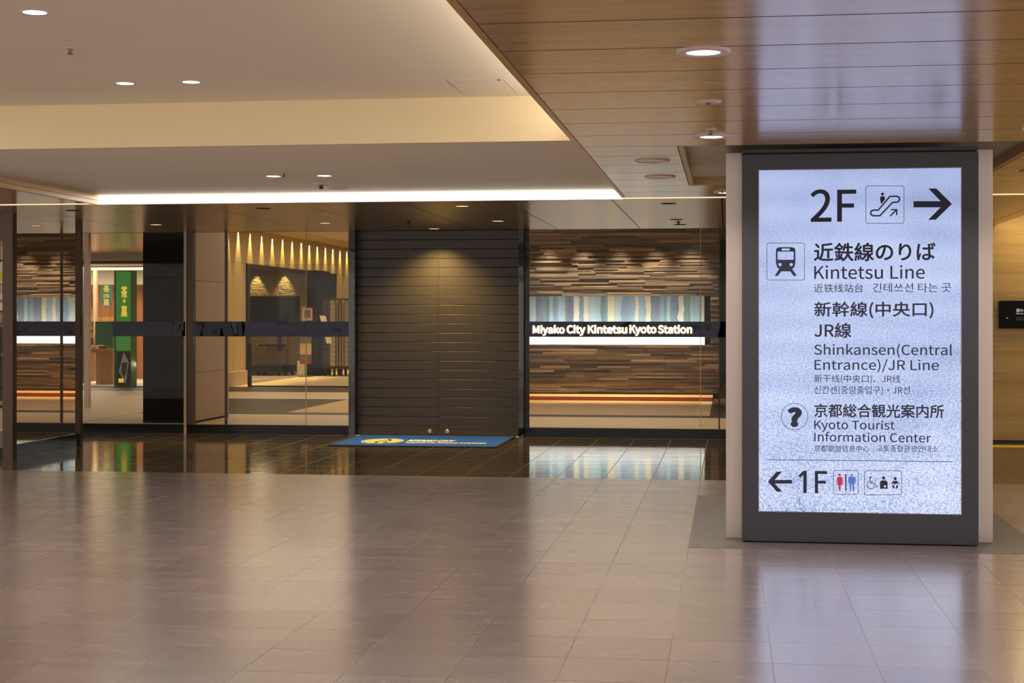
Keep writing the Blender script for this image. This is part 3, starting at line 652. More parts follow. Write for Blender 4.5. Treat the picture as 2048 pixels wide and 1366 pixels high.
# blue mat
t = thing('door_mat', 'blue rectangular entrance mat with oval logo lying before the shutter', 'mat', (-3.69, 18.95, 0))
mx0, mx1, my0, my1 = -4.685, -2.672, 18.06, 19.72
MB().box(mx0, mx1, my0, my1, 0, 0.012).build('rubber_edge', M['rubber'], t, bevel=0.003)
pile = MB().box(mx0+0.02, mx1-0.02, my0+0.025, my1-0.02, 0.008, 0.016).build('pile', M['matp'], t)
ZM = 0.017
def mp(px, py):
    p = on_z(px, py, ZM); return p[0], p[1]
lx0, ly = mp(727, 881.5); lx1, _ = mp(806, 881.5); lcx = (lx0+lx1)/2; lry = (mp(766, 877)[1]-mp(766, 886.5)[1])/2; lrx = (lx1-lx0)/2
fn = lambda u, v, tt: (lcx+u*lrx, ly-v*lry, ZM+tt)
shape('logo', [circ(0, 0, 1.06, 40), circ(0, 0, 0.97, 40)], M['white'], pile, fn, 0.002)
shape('logo', [[(-0.95, 0.0), (-0.8, -0.45), (-0.45, -0.78), (-0.05, -0.92), (0.12, -0.55), (-0.08, 0.0), (-0.28, 0.45), (-0.1, 0.9), (-0.5, 0.8), (-0.82, 0.42)],
               [(0.2, -0.9), (0.55, -0.76), (0.85, -0.42), (0.95, 0.0), (0.84, 0.42), (0.55, 0.72), (0.34, 0.35), (0.5, 0.0), (0.34, -0.25)],
               [(0.05, 0.1), (0.22, -0.3), (0.36, 0.05), (0.18, 0.5), (0.3, 0.85), (0.05, 0.92), (-0.08, 0.5)]], M['yellow'], pile, fn, 0.002)
def mat_line(body, pa, pb, h, weight):
    me = text_mesh(body, weight, 0.002, 4); a, b_, c, d = bbox(me); (x0, y0), (x1, y1) = mp(*pa), mp(*pb)
    put_mesh(me, 'lettering', M['white'], pile, lambda v: (x0+(v.x-a)/(b_-a)*(x1-x0), y0+(v.y-c)/(d-c)*h, ZM+v.z+0.001))
mat_line('MIYAKO CITY', (812, 883.3), (905, 884.2), 0.30, 0.03)
mat_line('KINTETSU KYOTO STATION', (810, 886.2), (971, 887.6), 0.14, 0.03)

# ------------------------------------------------------------------ stacked stone wall with lit niche
st = MB(); rnd = random.Random(3)
XS0, XS1 = -3.9, at(1437, 700, YS)[0]
NX1 = at(1421, 700, YS)[0]; NZ0, NZ1 = 1.008, 1.932
z = 0.10
while z < 3.3:
    h = rnd.choice([0.022, 0.028, 0.034, 0.042])
    for za, zb_ in ((z, min(z+h, 3.3)),):
        x = XS0 - rnd.random()*0.4
        while x < XS1:
            w = rnd.uniform(0.3, 1.3); xa_, xb_ = max(x, XS0), min(x+w, XS1)
            if xb_-xa_ > 0.01:
                d = rnd.uniform(0, 0.032); tone = rnd.random()
                if zb_ > NZ0 and za < NZ1:
                    if zb_ > NZ1: st.box(xa_, xb_, YS-d, YS+0.1, NZ1, zb_, tone)
                    elif za < NZ0: st.box(xa_, xb_, YS-d, YS+0.1, za, NZ0, tone)
                    elif xb_ > NX1: st.box(max(xa_, NX1), xb_, YS-d, YS+0.1, za, zb_, tone)
                else: st.box(xa_, xb_, YS-d, YS+0.1, za, zb_, tone)
            x += w
    z += h
struct('wall_stone', st, M['stone'], 'brown stacked stone wall with a lit slot behind the right window', tone=True)
k = MB(); YN = YS+0.42
k.box(XS0, XS1, YS+0.101, YN+0.1, NZ1, 3.3); k.box(XS0, XS1, YS+0.101, YN+0.1, 0, NZ0); k.box(NX1, XS1, YS+0.101, YN+0.1, NZ0, NZ1); k.box(XS0, XS1, YN+0.02, YN+0.1, NZ0, NZ1)
struct('wall_stone_core', k, M['darkpanel'])
tag(MB().box(XS0, NX1-0.12, YN-0.01, YN+0.02, NZ0, NZ1).build('art_panel', M['art']), 'long panel of blue, grey and cream vertical streaks in the lit slot', 'artwork')
t = thing('light_bar', 'bright white light bar along the foot of the slot in the stone wall', 'light', (-2, YS+0.1, NZ0))
MB().box(XS0+0.01, NX1-0.11, YS+0.02, YS+0.09, NZ0+0.004, NZ0+0.155).build('diffuser', M['ledbar'], t)
MB().box(XS0+0.01, NX1-0.11, YS+0.01, YS+0.095, NZ0+0.001, NZ0+0.004).build('tray', M['grey'], t)
def area(name, loc, rot, sx_, sy_, power, color, parent=None):
    L = bpy.data.lights.new(name, 'AREA'); L.shape = 'RECTANGLE'; L.size = sx_; L.size_y = sy_; L.energy = power; L.color = color
    o = bpy.data.objects.new(name, L); C.objects.link(o); o.rotation_euler = rot
    if parent is not None: o.parent = parent; o.location = Vector(loc)-Vector(parent['_o'])
    else: o.location = loc
    return o
area('lamp', ((XS0+NX1)/2, YS+0.14, NZ0+0.16), (math.radians(155), 0, 0), 3.2, 0.08, 19, (1, 0.98, 0.95), t)
for i in range(-2, 5):
    x = at(1098+i*71.5, 500, YS)[0]
    if x > XS1-0.1 or x < XS0+0.1: continue
    o = thing('wall_spotlight', 'spotlight washing the stone wall, %s of the row' % ['leftmost hidden', 'first', 'second', 'third', 'fourth', 'fifth', 'last'][i+2], 'spotlight', (x, YS-0.34, 3.3), 'spotlights over the stone wall')
    MB().lathe(x, YS-0.34, [(0.05, 3.3), (0.05, 3.27), (0.04, 3.27), (0.04, 3.29)], 20).build('housing', M['ring'], o); MB().lathe(x, YS-0.34, [(0, 3.285), (0.04, 3.285)], 20).build('lens', M['warmlens'], o)
    spot(o, x, YS-0.34, 3.27, 400, 68, 1.0, (1, 0.82, 0.56), 0.03, 0.0)
t = thing('ceiling_fill_light', 'added fill light panel over the floor behind the right window, close to the glass', 'light', (-1.6, 22.8, 3.24))  # added unseen panel and lamp that brighten the floor behind the glass
MB().box(-3.4, 0.2, 21.6, 24.0, 3.24, 3.298).build('diffuser', M['ring'], t); area('lamp', (-1.6, 22.8, 3.23), (0, 0, 0), 3.4, 2.2, 75, (1, 0.86, 0.62), t)
p = MB().box(-7.03, -0.3, YP, YS-0.03, 0, 0.075)
struct('floor_step', p, M['pavetan'], 'low step along the foot of the stone wall')
struct('trim_10', MB().box(-7.03, -0.3, YP-0.012, YP, 0, 0.07), M['redstep'], 'red riser of the low step')
struct('baseboard_stone', MB().box(XS0, XS1, YS-0.03, YS+0.1, 0.0, 0.1), M['darkpanel'])
struct('wall_far_right', MB().box(XS1-1.5, 6, 36, 36.1, 0, 3.3), M['grey'])
struct('wall_inner_right', MB().box(5.9, 6, YF+0.3, 36, 0, 3.3), M['cream'])

# ------------------------------------------------------------------ inner hall behind the window left of the shutter
yo0, yo1, zl_ = on_x(497, 600, XW)[1], on_x(612, 600, XW)[1], 2.77
k = MB(); k.box(XW-0.2, XW, 29.5, 49, zl_, 3.56)
k.box(XW-0.2, XW, 29.5, yo0, 0, zl_-0.006); k.box(XW-0.2, XW, 41.5, 42.2, 0, zl_-0.006); k.box(XW-0.2, XW, 42.2, 43.4, 0, 2.07); k.box(XW-0.2, XW, 43.4, 49, 0, zl_-0.006)
struct('wall_left', k, M['cream'], 'long cream wall with a row of light cones in the inner hall')
struct('trim_11', MB().box(XW-0.02, XW+0.04, yo0-0.2, yo0, 0, zl_), M['black'])
struct('trim_12', MB().box(XW-0.2, XW+0.03, yo0, yo1+0.3, zl_-0.10, zl_), M['black'])
struct('trim_13', MB().box(XW-0.14, XW+0.005, 42.2, 43.4, 2.08, zl_-0.006), M['darkpanel'])
struct('wall_pier', MB().box(at(612, 700, 40.2)[0], at(637, 700, 40.2)[0], 40.2, 41.4, 0, zl_), M['darkpanel'], 'dark tiled pier beside the roll cages')
k = MB(); k.box(-13.9, XW-0.2, 42.6, 42.75, 0, 3.3)
struct('wall_alcove', k, M['plaster'], 'rippled plaster back wall of the alcove')
struct('ceiling_alcove', MB().box(-16, XW-0.2, 33, 42.7, 2.95, 3.0), M['cream'])
struct('wall_alcove_side', MB().prism([(-11.22, 33.0), (-13.7, 42.6), (-13.8, 42.6), (-11.32, 33.0)], 'z', 0, 2.95), M['cream'])
struct('baseboard_hall', MB().box(XW, XW+0.12, 29.5, yo0-0.25, 0, 0.32), M['beige'], 'low plinth along the cream wall')
struct('wall_hall_end', MB().box(-11, -3.9, 49, 49.1, 0, 3.56), M['cream'])
struct('wall_hall_right', MB().box(-3.95, -3.91, 30.3, 49, 0, 3.56), M['beige'])
ords = ['first', 'second', 'third', 'fourth', 'fifth', 'sixth', 'seventh', 'eighth', 'ninth', 'tenth', 'eleventh', 'twelfth', 'thirteenth', 'last']
for i, px in enumerate([454.9, 476.4, 500, 523.4, 544.6, 565, 584.2, 602.6, 618.5, 634.6, 650.7, 665.6, 679.9, 693.7]):
    y = on_x(px, 480, XW)[1]; x = XW+0.032
    o = thing('wall_spotlight', '%s spotlight from the left in the row over the cream inner wall' % ords[i], 'spotlight', (x, y, 3.56), 'spotlights over the cream wall')
    MB().lathe(x, y, [(0.03, 3.56), (0.03, 3.53), (0.022, 3.53), (0.022, 3.55)], 16).build('housing', M['ring'], o); MB().lathe(x, y, [(0, 3.545), (0.022, 3.545)], 16).build('lens', M['warmlens'], o)
    spot(o, x, y, 3.52, 260, 44, 0.7, (1, 0.78, 0.30), 0.015)
for px, nm in ((511, 'left'), (567, 'right')):
    x = at(px, 560, 42.47)[0]
    o = thing('wall_spotlight', '%s spotlight above the rippled plaster in the alcove' % nm, 'spotlight', (x, 42.47, 2.95), 'alcove spotlights')
    MB().lathe(x, 42.47, [(0.05, 2.95), (0.05, 2.92), (0.04, 2.92), (0.04, 2.94)], 16).build('housing', M['ring'], o); MB().lathe(x, 42.47, [(0, 2.935), (0.04, 2.935)], 16).build('lens', M['warmlens'], o)
    spot(o, x, 42.47, 2.9, 60, 62, 0.6, (1, 0.80, 0.34), 0.02, 0.0)
area('lamp', (-7.5, 34, 3.5), (0, 0, 0), 5, 22, 340, (1, 0.86, 0.62), thing('ceiling_fill_light', 'pale ceiling panel of the inner hall, lengthened as added fill light', 'light', (-7.5, 34, 3.55)))  # panel and its lamp lengthened as fill for the dim hall walls
pl_ = [o for o in bpy.data.objects if o.name.startswith('ceiling_fill_light') and o.location.y > 30][0]
MB().box(-10, -5, 23, 45, 3.545, 3.56).build('diffuser', M['ring'], pl_)
p0, p1 = at(500, 773, 33.6), at(698, 773, 33.6)
t = thing('glass_partition', 'clear glass partition across the inner hall', 'partition', (-8.5, 33.6, 0))
MB().box(p0[0], p1[0], 33.59, 33.6, 0.02, 2.7).build('pane', M['glass'], t); MB().box(p0[0], p1[0], 33.58, 33.61, 0, 0.03).build('rail', M['black'], t)
MB().box(at(500, 700, 33.58)[0]-0.05, at(500, 700, 33.58)[0]+0.03, 33.56, 33.62, 0, 0.95).build('post', M['black'], t)

t = thing('alcove_fill_light', 'added fill light panel inside the alcove behind the display', 'light', (-11.9, 39, 2.89))  # fill lamp and panel put in to brighten the alcove
MB().box(-12.3, -11.5, 37.6, 40.4, 2.90, 2.948).build('diffuser', M['ring'], t); area('lamp', (-11.9, 39, 2.89), (0, 0, 0), 0.7, 2.6, 60, (1, 0.84, 0.55), t)
# display on a mobile stand
YV = 40.6; vx = lambda px: at(px, 700, YV)[0]; vz = lambda py: at(550, py, YV)[2]
t = thing('display_stand', 'large black display on a wheeled stand in the alcove behind the glass', 'display', (vx(545), YV, 0))
s_ = MB().box(vx(500), vx(600), YV-0.05, YV+0.02, vz(668), vz(592)).build('display_panel', M['screen'], t, bevel=0.01)
MB().box(vx(533), vx(574), YV+0.03, YV+0.08, 0.28, vz(640)).build('column', M['grey'], t, bevel=0.01)
MB().box(vx(556), vx(562), YV-0.02, YV+0.03, vz(702), vz(660)).build('cable_cover', M['black'], t)
MB().box(vx(523), vx(571), YV-0.28, YV+0.03, vz(692), vz(688.5)).build('shelf', M['black'], t)
MB().prism([(vx(505), YV-0.45), (vx(575), YV-0.45), (vx(586), YV-0.25), (vx(586), YV+0.3), (vx(505), YV+0.3)], 'z', 0.10, 0.26).build('base', M['black'], t)
for px in (511, 524, 566, 580):
    for yy in (YV-0.38, YV+0.22):
        c_ = MB().lathe(0, 0, [(0.03, -0.02), (0.05, -0.02), (0.05, 0.02), (0.03, 0.02)], 14); c_.v = [(vx(px)+v[2], yy+v[0], 0.05+v[1]) for v in c_.v]
        c_.box(vx(px)-0.02, vx(px)+0.02, yy-0.02, yy+0.02, 0.05, 0.10); c_.build('caster', M['rubber'], t)
# poster stand and white box
YV2 = 39.6; x_ = lambda px: at(px, 700, YV2)[0]; z_ = lambda py: at(612, py, YV2)[2]
t = thing('poster_stand', 'slim poster stand with colourful sheets in the inner hall', 'sign stand', (x_(612), YV2, 0))
MB().box(x_(609.5), x_(612.5), YV2, YV2+0.03, 0.02, z_(612)).build('pole', M['grey'], t)
MB().box(x_(600), x_(623), YV2-0.2, YV2+0.2, 0, 0.02).build('foot', M['grey'], t)
pp = MB().box(x_(605), x_(625), YV2-0.02, YV2-0.005, z_(641), z_(616)).build('poster', M['pink'], t); MB().box(x_(609), x_(621), YV2-0.024, YV2-0.02, z_(636), z_(620)).build('picture', M['plum'], pp)
for a, b_, mt in ((674, 687, 'plum'), (687, 695, 'lime'), (695, 709, 'pink'), (709, 719, 'plum'), (719, 728, 'crimson')):
    MB().box(x_(600), x_(623), YV2-0.02, YV2-0.005, z_(b_), z_(a)).build('sheet', M[mt], t)
tag(MB().box(at(594, 700, 39.9)[0], at(609, 700, 39.9)[0], 39.9, 40.15, 0.03, at(600, 722, 39.9)[2]).build('bin', M['paper'], origin=(at(601, 700, 39.9)[0], 40, 0), bevel=0.02), 'white bin behind the poster stand', 'bin')
# roll cages
def roll_cage(px0, px1, label):
    Y = 40.0; X0, X1 = at(px0, 700, Y)[0], at(px1, 700, Y)[0]; zt = at(660, 598, Y)[2]; zb = at(660, 733, Y)[2]
    t = thing('roll_cage', label, 'trolley', ((X0+X1)/2, Y, 0), 'roll cages in the inner hall')
    for yy in (Y, Y+0.6):
        r = 0.1; pts = [(X0, yy, zb), (X0, yy, zt-r), (X0+0.03, yy, zt-0.03), (X0+r, yy, zt), (X1-r, yy, zt), (X1-0.03, yy, zt-0.03), (X1, yy, zt-r), (X1, yy, zb)]
        MB().tube(pts, 0.02).build('side_frame', M['black'], t)
        w = MB(); n1 = 7; n2 = 14
        for i in range(1, n1): x = X0+(X1-X0)*i/n1; w.tube([(x, yy, zb), (x, yy, zt)], 0.005, 5)
        for i in range(1, n2): zz = zb+(zt-zb)*i/n2; w.tube([(X0, yy, zz), (X1, yy, zz)], 0.005, 5)
        w.build('wire_panel', M['grey'], t)
    MB().box(X0, X1, Y-0.02, Y+0.62, zb-0.06, zb).build('deck', M['black'], t)
    for x in (X0+0.06, X1-0.06):
        for yy in (Y+0.06, Y+0.54):
            c_ = MB().lathe(0, 0, [(0.02, -0.02), (0.075, -0.02), (0.075, 0.02), (0.02, 0.02)], 14); c_.v = [(x+v[2], yy+v[0], 0.075+v[1]) for v in c_.v]
            c_.box(x-0.03, x+0.03, yy-0.03, yy+0.03, 0.075, zb-0.06); c_.build('caster', M['rubber'], t)
    return t
t = roll_cage(645, 672, 'left wire roll cage with a paper tag behind the glass')
X_ = lambda px: at(px, 700, 39.95)[0]; Z_ = lambda py: at(655, py, 39.95)[2]
MB().prism([(X_(650), Z_(674)), (X_(661), Z_(674)), (X_(664), Z_(687)), (X_(653), Z_(687))], 'y', 39.955, 39.965).build('paper_tag', M['paper'], t)
MB().prism([(X_(639), Z_(631)), (X_(651), Z_(632)), (X_(654), Z_(643)), (X_(642), Z_(643))], 'y', 39.955, 39.965).build('paper_tag', M['paper'], t)
roll_cage(677, 704, 'right wire roll cage beside the shutter jamb')

# beige block behind the window, with a dark wall built for a dark reflection
xd0, xd1, yd0, yd1 = at(286, 700, 21.75)[0], -7.6, 21.75, 23.3
struct('wall_block', MB().box(xd0, xd1-0.012, yd0, yd1, 0, 3.5), M['darkpanel'], 'black wall built in place of a dark reflection in the window')
bl = MB()
zs = [0, 0.72, 2.05, 3.5]
for a, b_ in zip(zs[:-1], zs[1:]):
    if a == 0: bl.box(xd1-0.012, xd1, yd0, yd0+0.36, a+0.03, b_-0.003); bl.box(xd1-0.012, xd1, yd0+0.366, yd1, a+0.03, b_-0.003)
    else: bl.box(xd1-0.012, xd1, yd0, yd1, a+0.003, b_-0.003)
struct('wall_block_cladding', bl, M['beige'], 'beige panelled flank with access doors beside the dark window')
struct('baseboard_block', MB().box(xd0, xd1-0.002, yd0-0.006, yd1, 0, 0.03), M['gap'])

# ------------------------------------------------------------------ green tea shop: reflection in the dark window, built as a mirrored room
G = lambda px, py, Y: at(px, py, Y)
struct('ceiling_shop', MB().prism([(-17, 19.96), (-7.95, 19.96), (-12.6, 34), (-17, 34)], 'z', 2.93, 2.98), M['soffit'])
def slab(px0, px1, py0, py1, Y, d, inset=0.0):
    a = G(px0, py0, Y); b_ = G(px1, py1, Y); return MB().box(a[0], b_[0], Y, Y+d, b_[2], a[2])
struct('wall_shop_fascia', slab(140, 300, 503, 520, 33.0, 0.2), M['wall'])
struct('wall_shop_fascia_rear', slab(150, 300, 518, 540, 35.2, 0.2), M['wall'])
struct('wall_shop_upper', slab(150, 300, 538, 569, 36.6, 0.2), M['wall'])
struct('wall_shop', slab(100, 300, 566, 790, 37.4, 0.2), M['orange'], 'orange wood back wall of the shop')
struct('floor_shop', MB().box(-20, -11.2, 33.4, 38, 0, 0.012), M['paper'])
struct('wall_shop_post', MB().box(G(168, 700, 25.0)[0], G(177, 700, 25.0)[0], 25.0, 25.1, 0, 2.93), M['beige'], 'slim pale post in front of the shop')
struct('wall_shop_post_rear', MB().box(G(186, 700, 36)[0], G(193, 700, 36)[0], 36, 36.1, 0, 3.1), M['beige'])
struct('wall_shop_left', MB().box(G(150, 700, 34.5)[0], G(164, 700, 34.5)[0], 34.5, 34.7, 0, 2.8), M['plum'])
def kiosk():
    Y = 33.0; a, b_ = G(228, 700, Y)[0], G(262, 700, Y)[0]; zt = G(240, 541, Y)[2]; zb = 0.0
    t = thing('light_box', 'tall green light box pillar with gold characters', 'sign', ((a+b_)/2, Y, 0))
    MB().box(a, b_, Y, Y+0.35, 0, zt).build('body', M['green'], t, bevel=0.01)
    f_ = slab(232, 261, 543, 702, Y-0.012, 0.012).build('lit_panel', M['greenlit'], t)
    cx = 248.5
    for ch, y0, y1, w in (('茶', 572, 596, 12), ('の', 598, 606, 5), ('菓', 611, 634, 12)):
        p, q = G(cx-w/2, y0, Y-0.014), G(cx+w/2, y1, Y-0.014)
        wall_text('character', ch, M['gold'], f_, p[0], q[0], q[2], p[2], Y-0.016, 0.012, 0.01, flip=True, res=3)
    for py in (549, 558, 561, 690, 693): 
        w = 8 if py > 550 else 3; slab(cx-w/2-1, cx+w/2-1, py, py+1.2, Y-0.018, 0.006).build('print', M['white'], f_)
    lo = slab(235, 261, 703, 770, Y-0.012, 0.012).build('picture', M['black'], t)
    q = lambda px, py: (G(px, py, Y)[0], G(px, py, Y)[2])
    MB().prism([q(248, 704), q(258, 724), q(252, 768), q(238, 743)], 'y', Y-0.018, Y-0.012).build('diamond', M['white'], lo)
    MB().prism([q(244, 726), q(255, 724), q(253, 744), q(249, 756), q(243, 745)], 'y', Y-0.022, Y-0.018).build('motif', M['green'], lo)
    slab(237, 247, 757, 765, Y-0.02, 0.008).build('patch', M['gold'], lo)
kiosk()
def banner():
    Y = 36.8; t = thing('hanging_banner', 'hanging green and teal banner with gold characters before the wood wall', 'sign', (G(212, 600, Y)[0], Y, G(212, 616, Y)[2]))
    q = lambda px, py: (G(px, py, Y)[0], G(px, py, Y)[2])
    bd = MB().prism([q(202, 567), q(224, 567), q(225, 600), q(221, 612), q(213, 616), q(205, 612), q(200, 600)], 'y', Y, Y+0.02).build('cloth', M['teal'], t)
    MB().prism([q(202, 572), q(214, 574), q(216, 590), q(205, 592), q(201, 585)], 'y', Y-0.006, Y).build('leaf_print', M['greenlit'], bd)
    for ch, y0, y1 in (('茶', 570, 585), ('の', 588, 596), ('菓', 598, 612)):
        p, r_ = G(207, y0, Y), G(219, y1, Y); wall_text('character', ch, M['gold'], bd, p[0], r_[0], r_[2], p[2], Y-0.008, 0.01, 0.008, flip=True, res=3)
    MB().tube([(G(204, 567, Y)[0], Y+0.01, G(204, 567, Y)[2]), (G(204, 520, Y)[0], Y+0.01, 3.2)], 0.006, 5).build('cord', M['grey'], t)
banner()
tag(slab(178, 185, 590, 617, 37.37, 0.03).build('red_pennant', M['crimson'], origin=G(181, 617, 37.37)), 'small dark red pennant beside the hanging banner', 'pennant')
tag(slab(150, 226, 634, 640.5, 36.2, 0.5).build('wall_shelf', M['counter'], origin=G(190, 640, 36.2)), 'long pale wooden shelf across the shop wall', 'shelf')
t = thing('shop_counter', 'wooden shop counter with flared top beside the green pillar', 'counter', (G(208, 772, 34.0)[0], 34, 0))
MB().box(G(192, 700, 34)[0], G(225, 700, 34)[0], 34.0, 34.9, 0.012, G(205, 703, 34)[2]).build('body', M['counter'], t)
MB().box(G(176, 700, 33.9)[0], G(226, 700, 33.9)[0], 33.9, 35.0, G(205, 705, 33.9)[2], G(205, 698, 33.9)[2]).build('top', M['counter'], t)
zc = G(205, 698, 33.9)[2]
for i, (px, w, mt, hh, nm) in enumerate([(180, 6, 'paper', .05, 'white'), (188, 7, 'pink', .06, 'pale pink'), (196, 6, 'paper', .08, 'tall white'), (203, 7, 'crimson', .07, 'red'), (211, 7, 'green', .06, 'green')]):
    a, b_ = G(px-w/2, 700, 34.1)[0], G(px+w/2, 700, 34.1)[0]
    tag(MB().box(a, b_, 34.05, 34.35, zc, zc+hh).build('sweet_box', M[mt], origin=((a+b_)/2, 34.2, zc), bevel=0.005), '%s sweet box on the shop counter' % nm, 'box', 'sweet boxes on the counter')
t = thing('shop_shelf', 'wooden shelf unit with boxes left of the shop counter', 'shelf', (G(165, 700, 35.3)[0], 35.3, 0))
for py in (655, 672, 690): slab(150, 186, py, py+3, 35.3, 0.5).build('board', M['counter'], t)
slab(150, 186, 657, 770, 35.78, 0.03).build('back', M['orange'], t)
zc = [G(165, py, 35.3)[2] for py in (655, 672, 690)]
n_ = 0
for r_, z0 in enumerate(zc):
    for px, w, mt, nm in ((153, 6, 'green', 'green'), (161, 6, 'crimson', 'red'), (169, 6, 'paper', 'white'), (177, 7, 'green' if r_ != 1 else 'pink', 'wide green' if r_ != 1 else 'pink')):
        a, b_ = G(px-w/2, 700, 35.4)[0], G(px+w/2, 700, 35.4)[0]; h = 0.09 if r_ else 0.14
        tag(MB().box(a, b_, 35.4, 35.6, z0, z0+h).build('tea_packet', M[mt], origin=((a+b_)/2, 35.5, z0)), '%s packet on the %s shelf left of the shop counter' % (nm, ['top', 'middle', 'bottom'][r_]), 'packet', 'packets on the shop shelf')
t = thing('shop_bag', 'dark green shop bag standing on the counter end', 'bag', (G(207, 690, 34.5)[0], 34.5, G(205, 698, 33.9)[2]))
MB().box(G(190, 700, 34.5)[0], G(224, 700, 34.5)[0], 34.5, 34.7, G(205, 698, 33.9)[2], G(207, 643, 34.5)[2]).build('body', M['green'], t, bevel=0.01)
o = shop = None
area('lamp', (G(200, 600, 35)[0], 35.2, 2.7), (0, 0, 0), 3.0, 1.6, 130, (1, 0.82, 0.55), thing('shop_fill_light', 'added fill light panel under the shop ceiling', 'light', (G(200, 600, 35)[0], 35.2, 2.75)))  # fill lamp put in to light the shop's wood
sl = bpy.data.objects['shop_fill_light']; MB().box(G(200, 600, 35)[0]-1.5, G(200, 600, 35)[0]+1.5, 34.4, 36.0, 2.74, 2.76).build('diffuser', M['ring'], sl)
area('lamp', (G(207, 600, 33.4)[0], 33.3, 0.5), (math.radians(-70), 0, 0), 2.0, 0.1, 6, (1, 0.9, 0.7), sl)  # low fill lamp before the counter, without a fixture

# ------------------------------------------------------------------ timber wall and plate at the right
struct('wall_right', MB().box(3.06, 9, 19.72, 19.9, 0.0, 3.1), M['woodwall'], 'warm timber wall at the right of the pillar')
struct('baseboard_right', MB().box(3.06, 9, 19.70, 19.72, 0, 0.03), M['kick'])
area('lamp', (5.2, 19.3, 2.95), (math.radians(-18), 0, 0), 4.0, 0.15, 80, (1, 0.78, 0.38), thing('wall_washer', 'hidden warm lamp washing the timber wall from the soffit edge', 'light', (5.2, 19.3, 3.0)))
wl = bpy.data.objects['wall_washer']; MB().box(3.3, 7.2, 19.22, 19.38, 2.96, 3.0).build('housing', M['ring'], wl)
tag(MB().box(3.02, 9, 18.95, 19.28, 0, 0.004).build('tactile_strip', M['tact']), 'yellow tactile paving strip at the foot of the timber wall', 'paving')
Yp = 19.68
t = thing('wall_sign', 'black sign plate with white lettering on the timber wall', 'sign', (at(1999, 657, Yp)[0], Yp, at(1999, 657, Yp)[2]))
a = at(1999, 601.5, Yp); b_ = at(2000, 657, Yp)
pl2 = MB().box(a[0], a[0]+0.95, Yp, 19.72, b_[2], a[2]).build('plate', M['screen'], t, bevel=0.004)
def plate_line(body, px0, py0, py1, width, wt):
    p, q = at(px0, py0, Yp), at(px0, py1, Yp); wall_text('lettering', body, M['white'], pl2, p[0], p[0]+width, q[2], p[2], Yp-0.002, wt, 0.003, res=3)
plate_line('都シティ近鉄京都駅', 2032, 617, 624.5, 0.42, 0.02)
plate_line('Miyako City Kintetsu Kyoto Station', 2032, 625.5, 629.5, 0.44, 0.02)
for py in (635, 639):
    p = at(2032, py, Yp); MB().box(p[0], p[0]+0.4, Yp-0.003, Yp-0.001, p[2]-0.006, p[2]).build('print', M['grey'], pl2)
p = at(2014, 636, Yp); MB().box(p[0]-0.008, p[0]+0.008, Yp-0.003, Yp-0.001, p[2]-0.008, p[2]+0.008).build('print', M['yellow'], pl2)

# ------------------------------------------------------------------ neighbour shop front and passer-by at the far left
YNB = 16.2
t = thing('window_4', 'narrow shop window at the left picture edge with a poster behind it', 'window', (-8.6, YNB, 0)); t['kind'] = 'structure'
xe = at(14, 700, YNB)[0]
MB().box(-10.5, xe, YNB, YNB+0.01, 0.3, 2.3).build('pane', M['glass'], t)
MB().box(at(9, 700, YNB)[0], xe, YNB-0.03, YNB+0.03, 0.27, 2.45).build('mullion', M['beige'], t)
for py in (521, 648, 775): MB().box(-10.5, xe, YNB-0.02, YNB-0.005, at(5, py+1.2, YNB)[2], at(5, py-1.2, YNB)[2]).build('transom', M['gap'], t)
MB().box(-10.5, xe+0.03, YNB-0.05, YNB+0.1, 0.1, 0.27).build('sill', M['grey'], t)
MB().box(-10.5, xe+0.03, YNB-0.05, YNB+0.1, 0.0, 0.1).build('kick_plate', M['kick'], t)
MB().box(-10.5, xe+0.03, YNB-0.05, YNB+0.1, 2.35, ZW).build('head', M['darkbronze'], t)
struct('floor_neighbour', MB().box(-18, -9.3, 16.3, 30, 0.0, 0.004), M['pave'])
sl_ = MB(); p0 = at(-760, 500, 29)[0]; p1 = at(40, 500, 29)[0]; n_ = 128
for i in range(n_): x = p0+(p1-p0)*i/n_; sl_.box(x, x+(p1-p0)/n_*0.7, 29, 29.1, 0, 3.2)
struct('wall_neighbour', sl_, M['cream'], 'cream slatted wall inside the neighbour shop')
struct('wall_neighbour_rear', MB().box(p0-1, p1, 29.15, 29.2, 0, 3.2), M['beige'])
Yq = 24.0; q = lambda px, py: at(px, py, Yq)
t = thing('poster', 'white poster with yellow disc inside the left edge window', 'poster', q(0, 620))
MB().box(q(-60, 525)[0], q(9, 525)[0], Yq, Yq+0.02, q(0, 621)[2], q(0, 526)[2]).build('sheet', M['paper'], t)
c_ = MB().lathe(0, 0, [(0, 0.004), (0.085, 0.004), (0.085, 0)], 28); cc = q(0, 553); c_.v = [(cc[0]+v[0]-0.02, Yq-v[2], cc[2]+v[1]) for v in c_.v]; c_.build('disc', M['sunyellow'], t)
for py in (568, 580): MB().box(q(-20, py)[0], q(6, py)[0], Yq-0.004, Yq-0.001, q(0, py+1.2)[2], q(0, py)[2]).build('rule', M['crimson'], t)
for px in (0, 4): MB().box(q(px, 566)[0], q(px+1, 566)[0], Yq-0.004, Yq-0.001, q(0, 588)[2], q(0, 566)[2]).build('rule', M['crimson'], t)
a = q(-6, 598); b_ = q(7.5, 607); wall_text('lettering', 'バく', M['gap'], t, a[0], b_[0], b_[2], a[2], Yq-0.004, 0.03, 0.003, res=3)
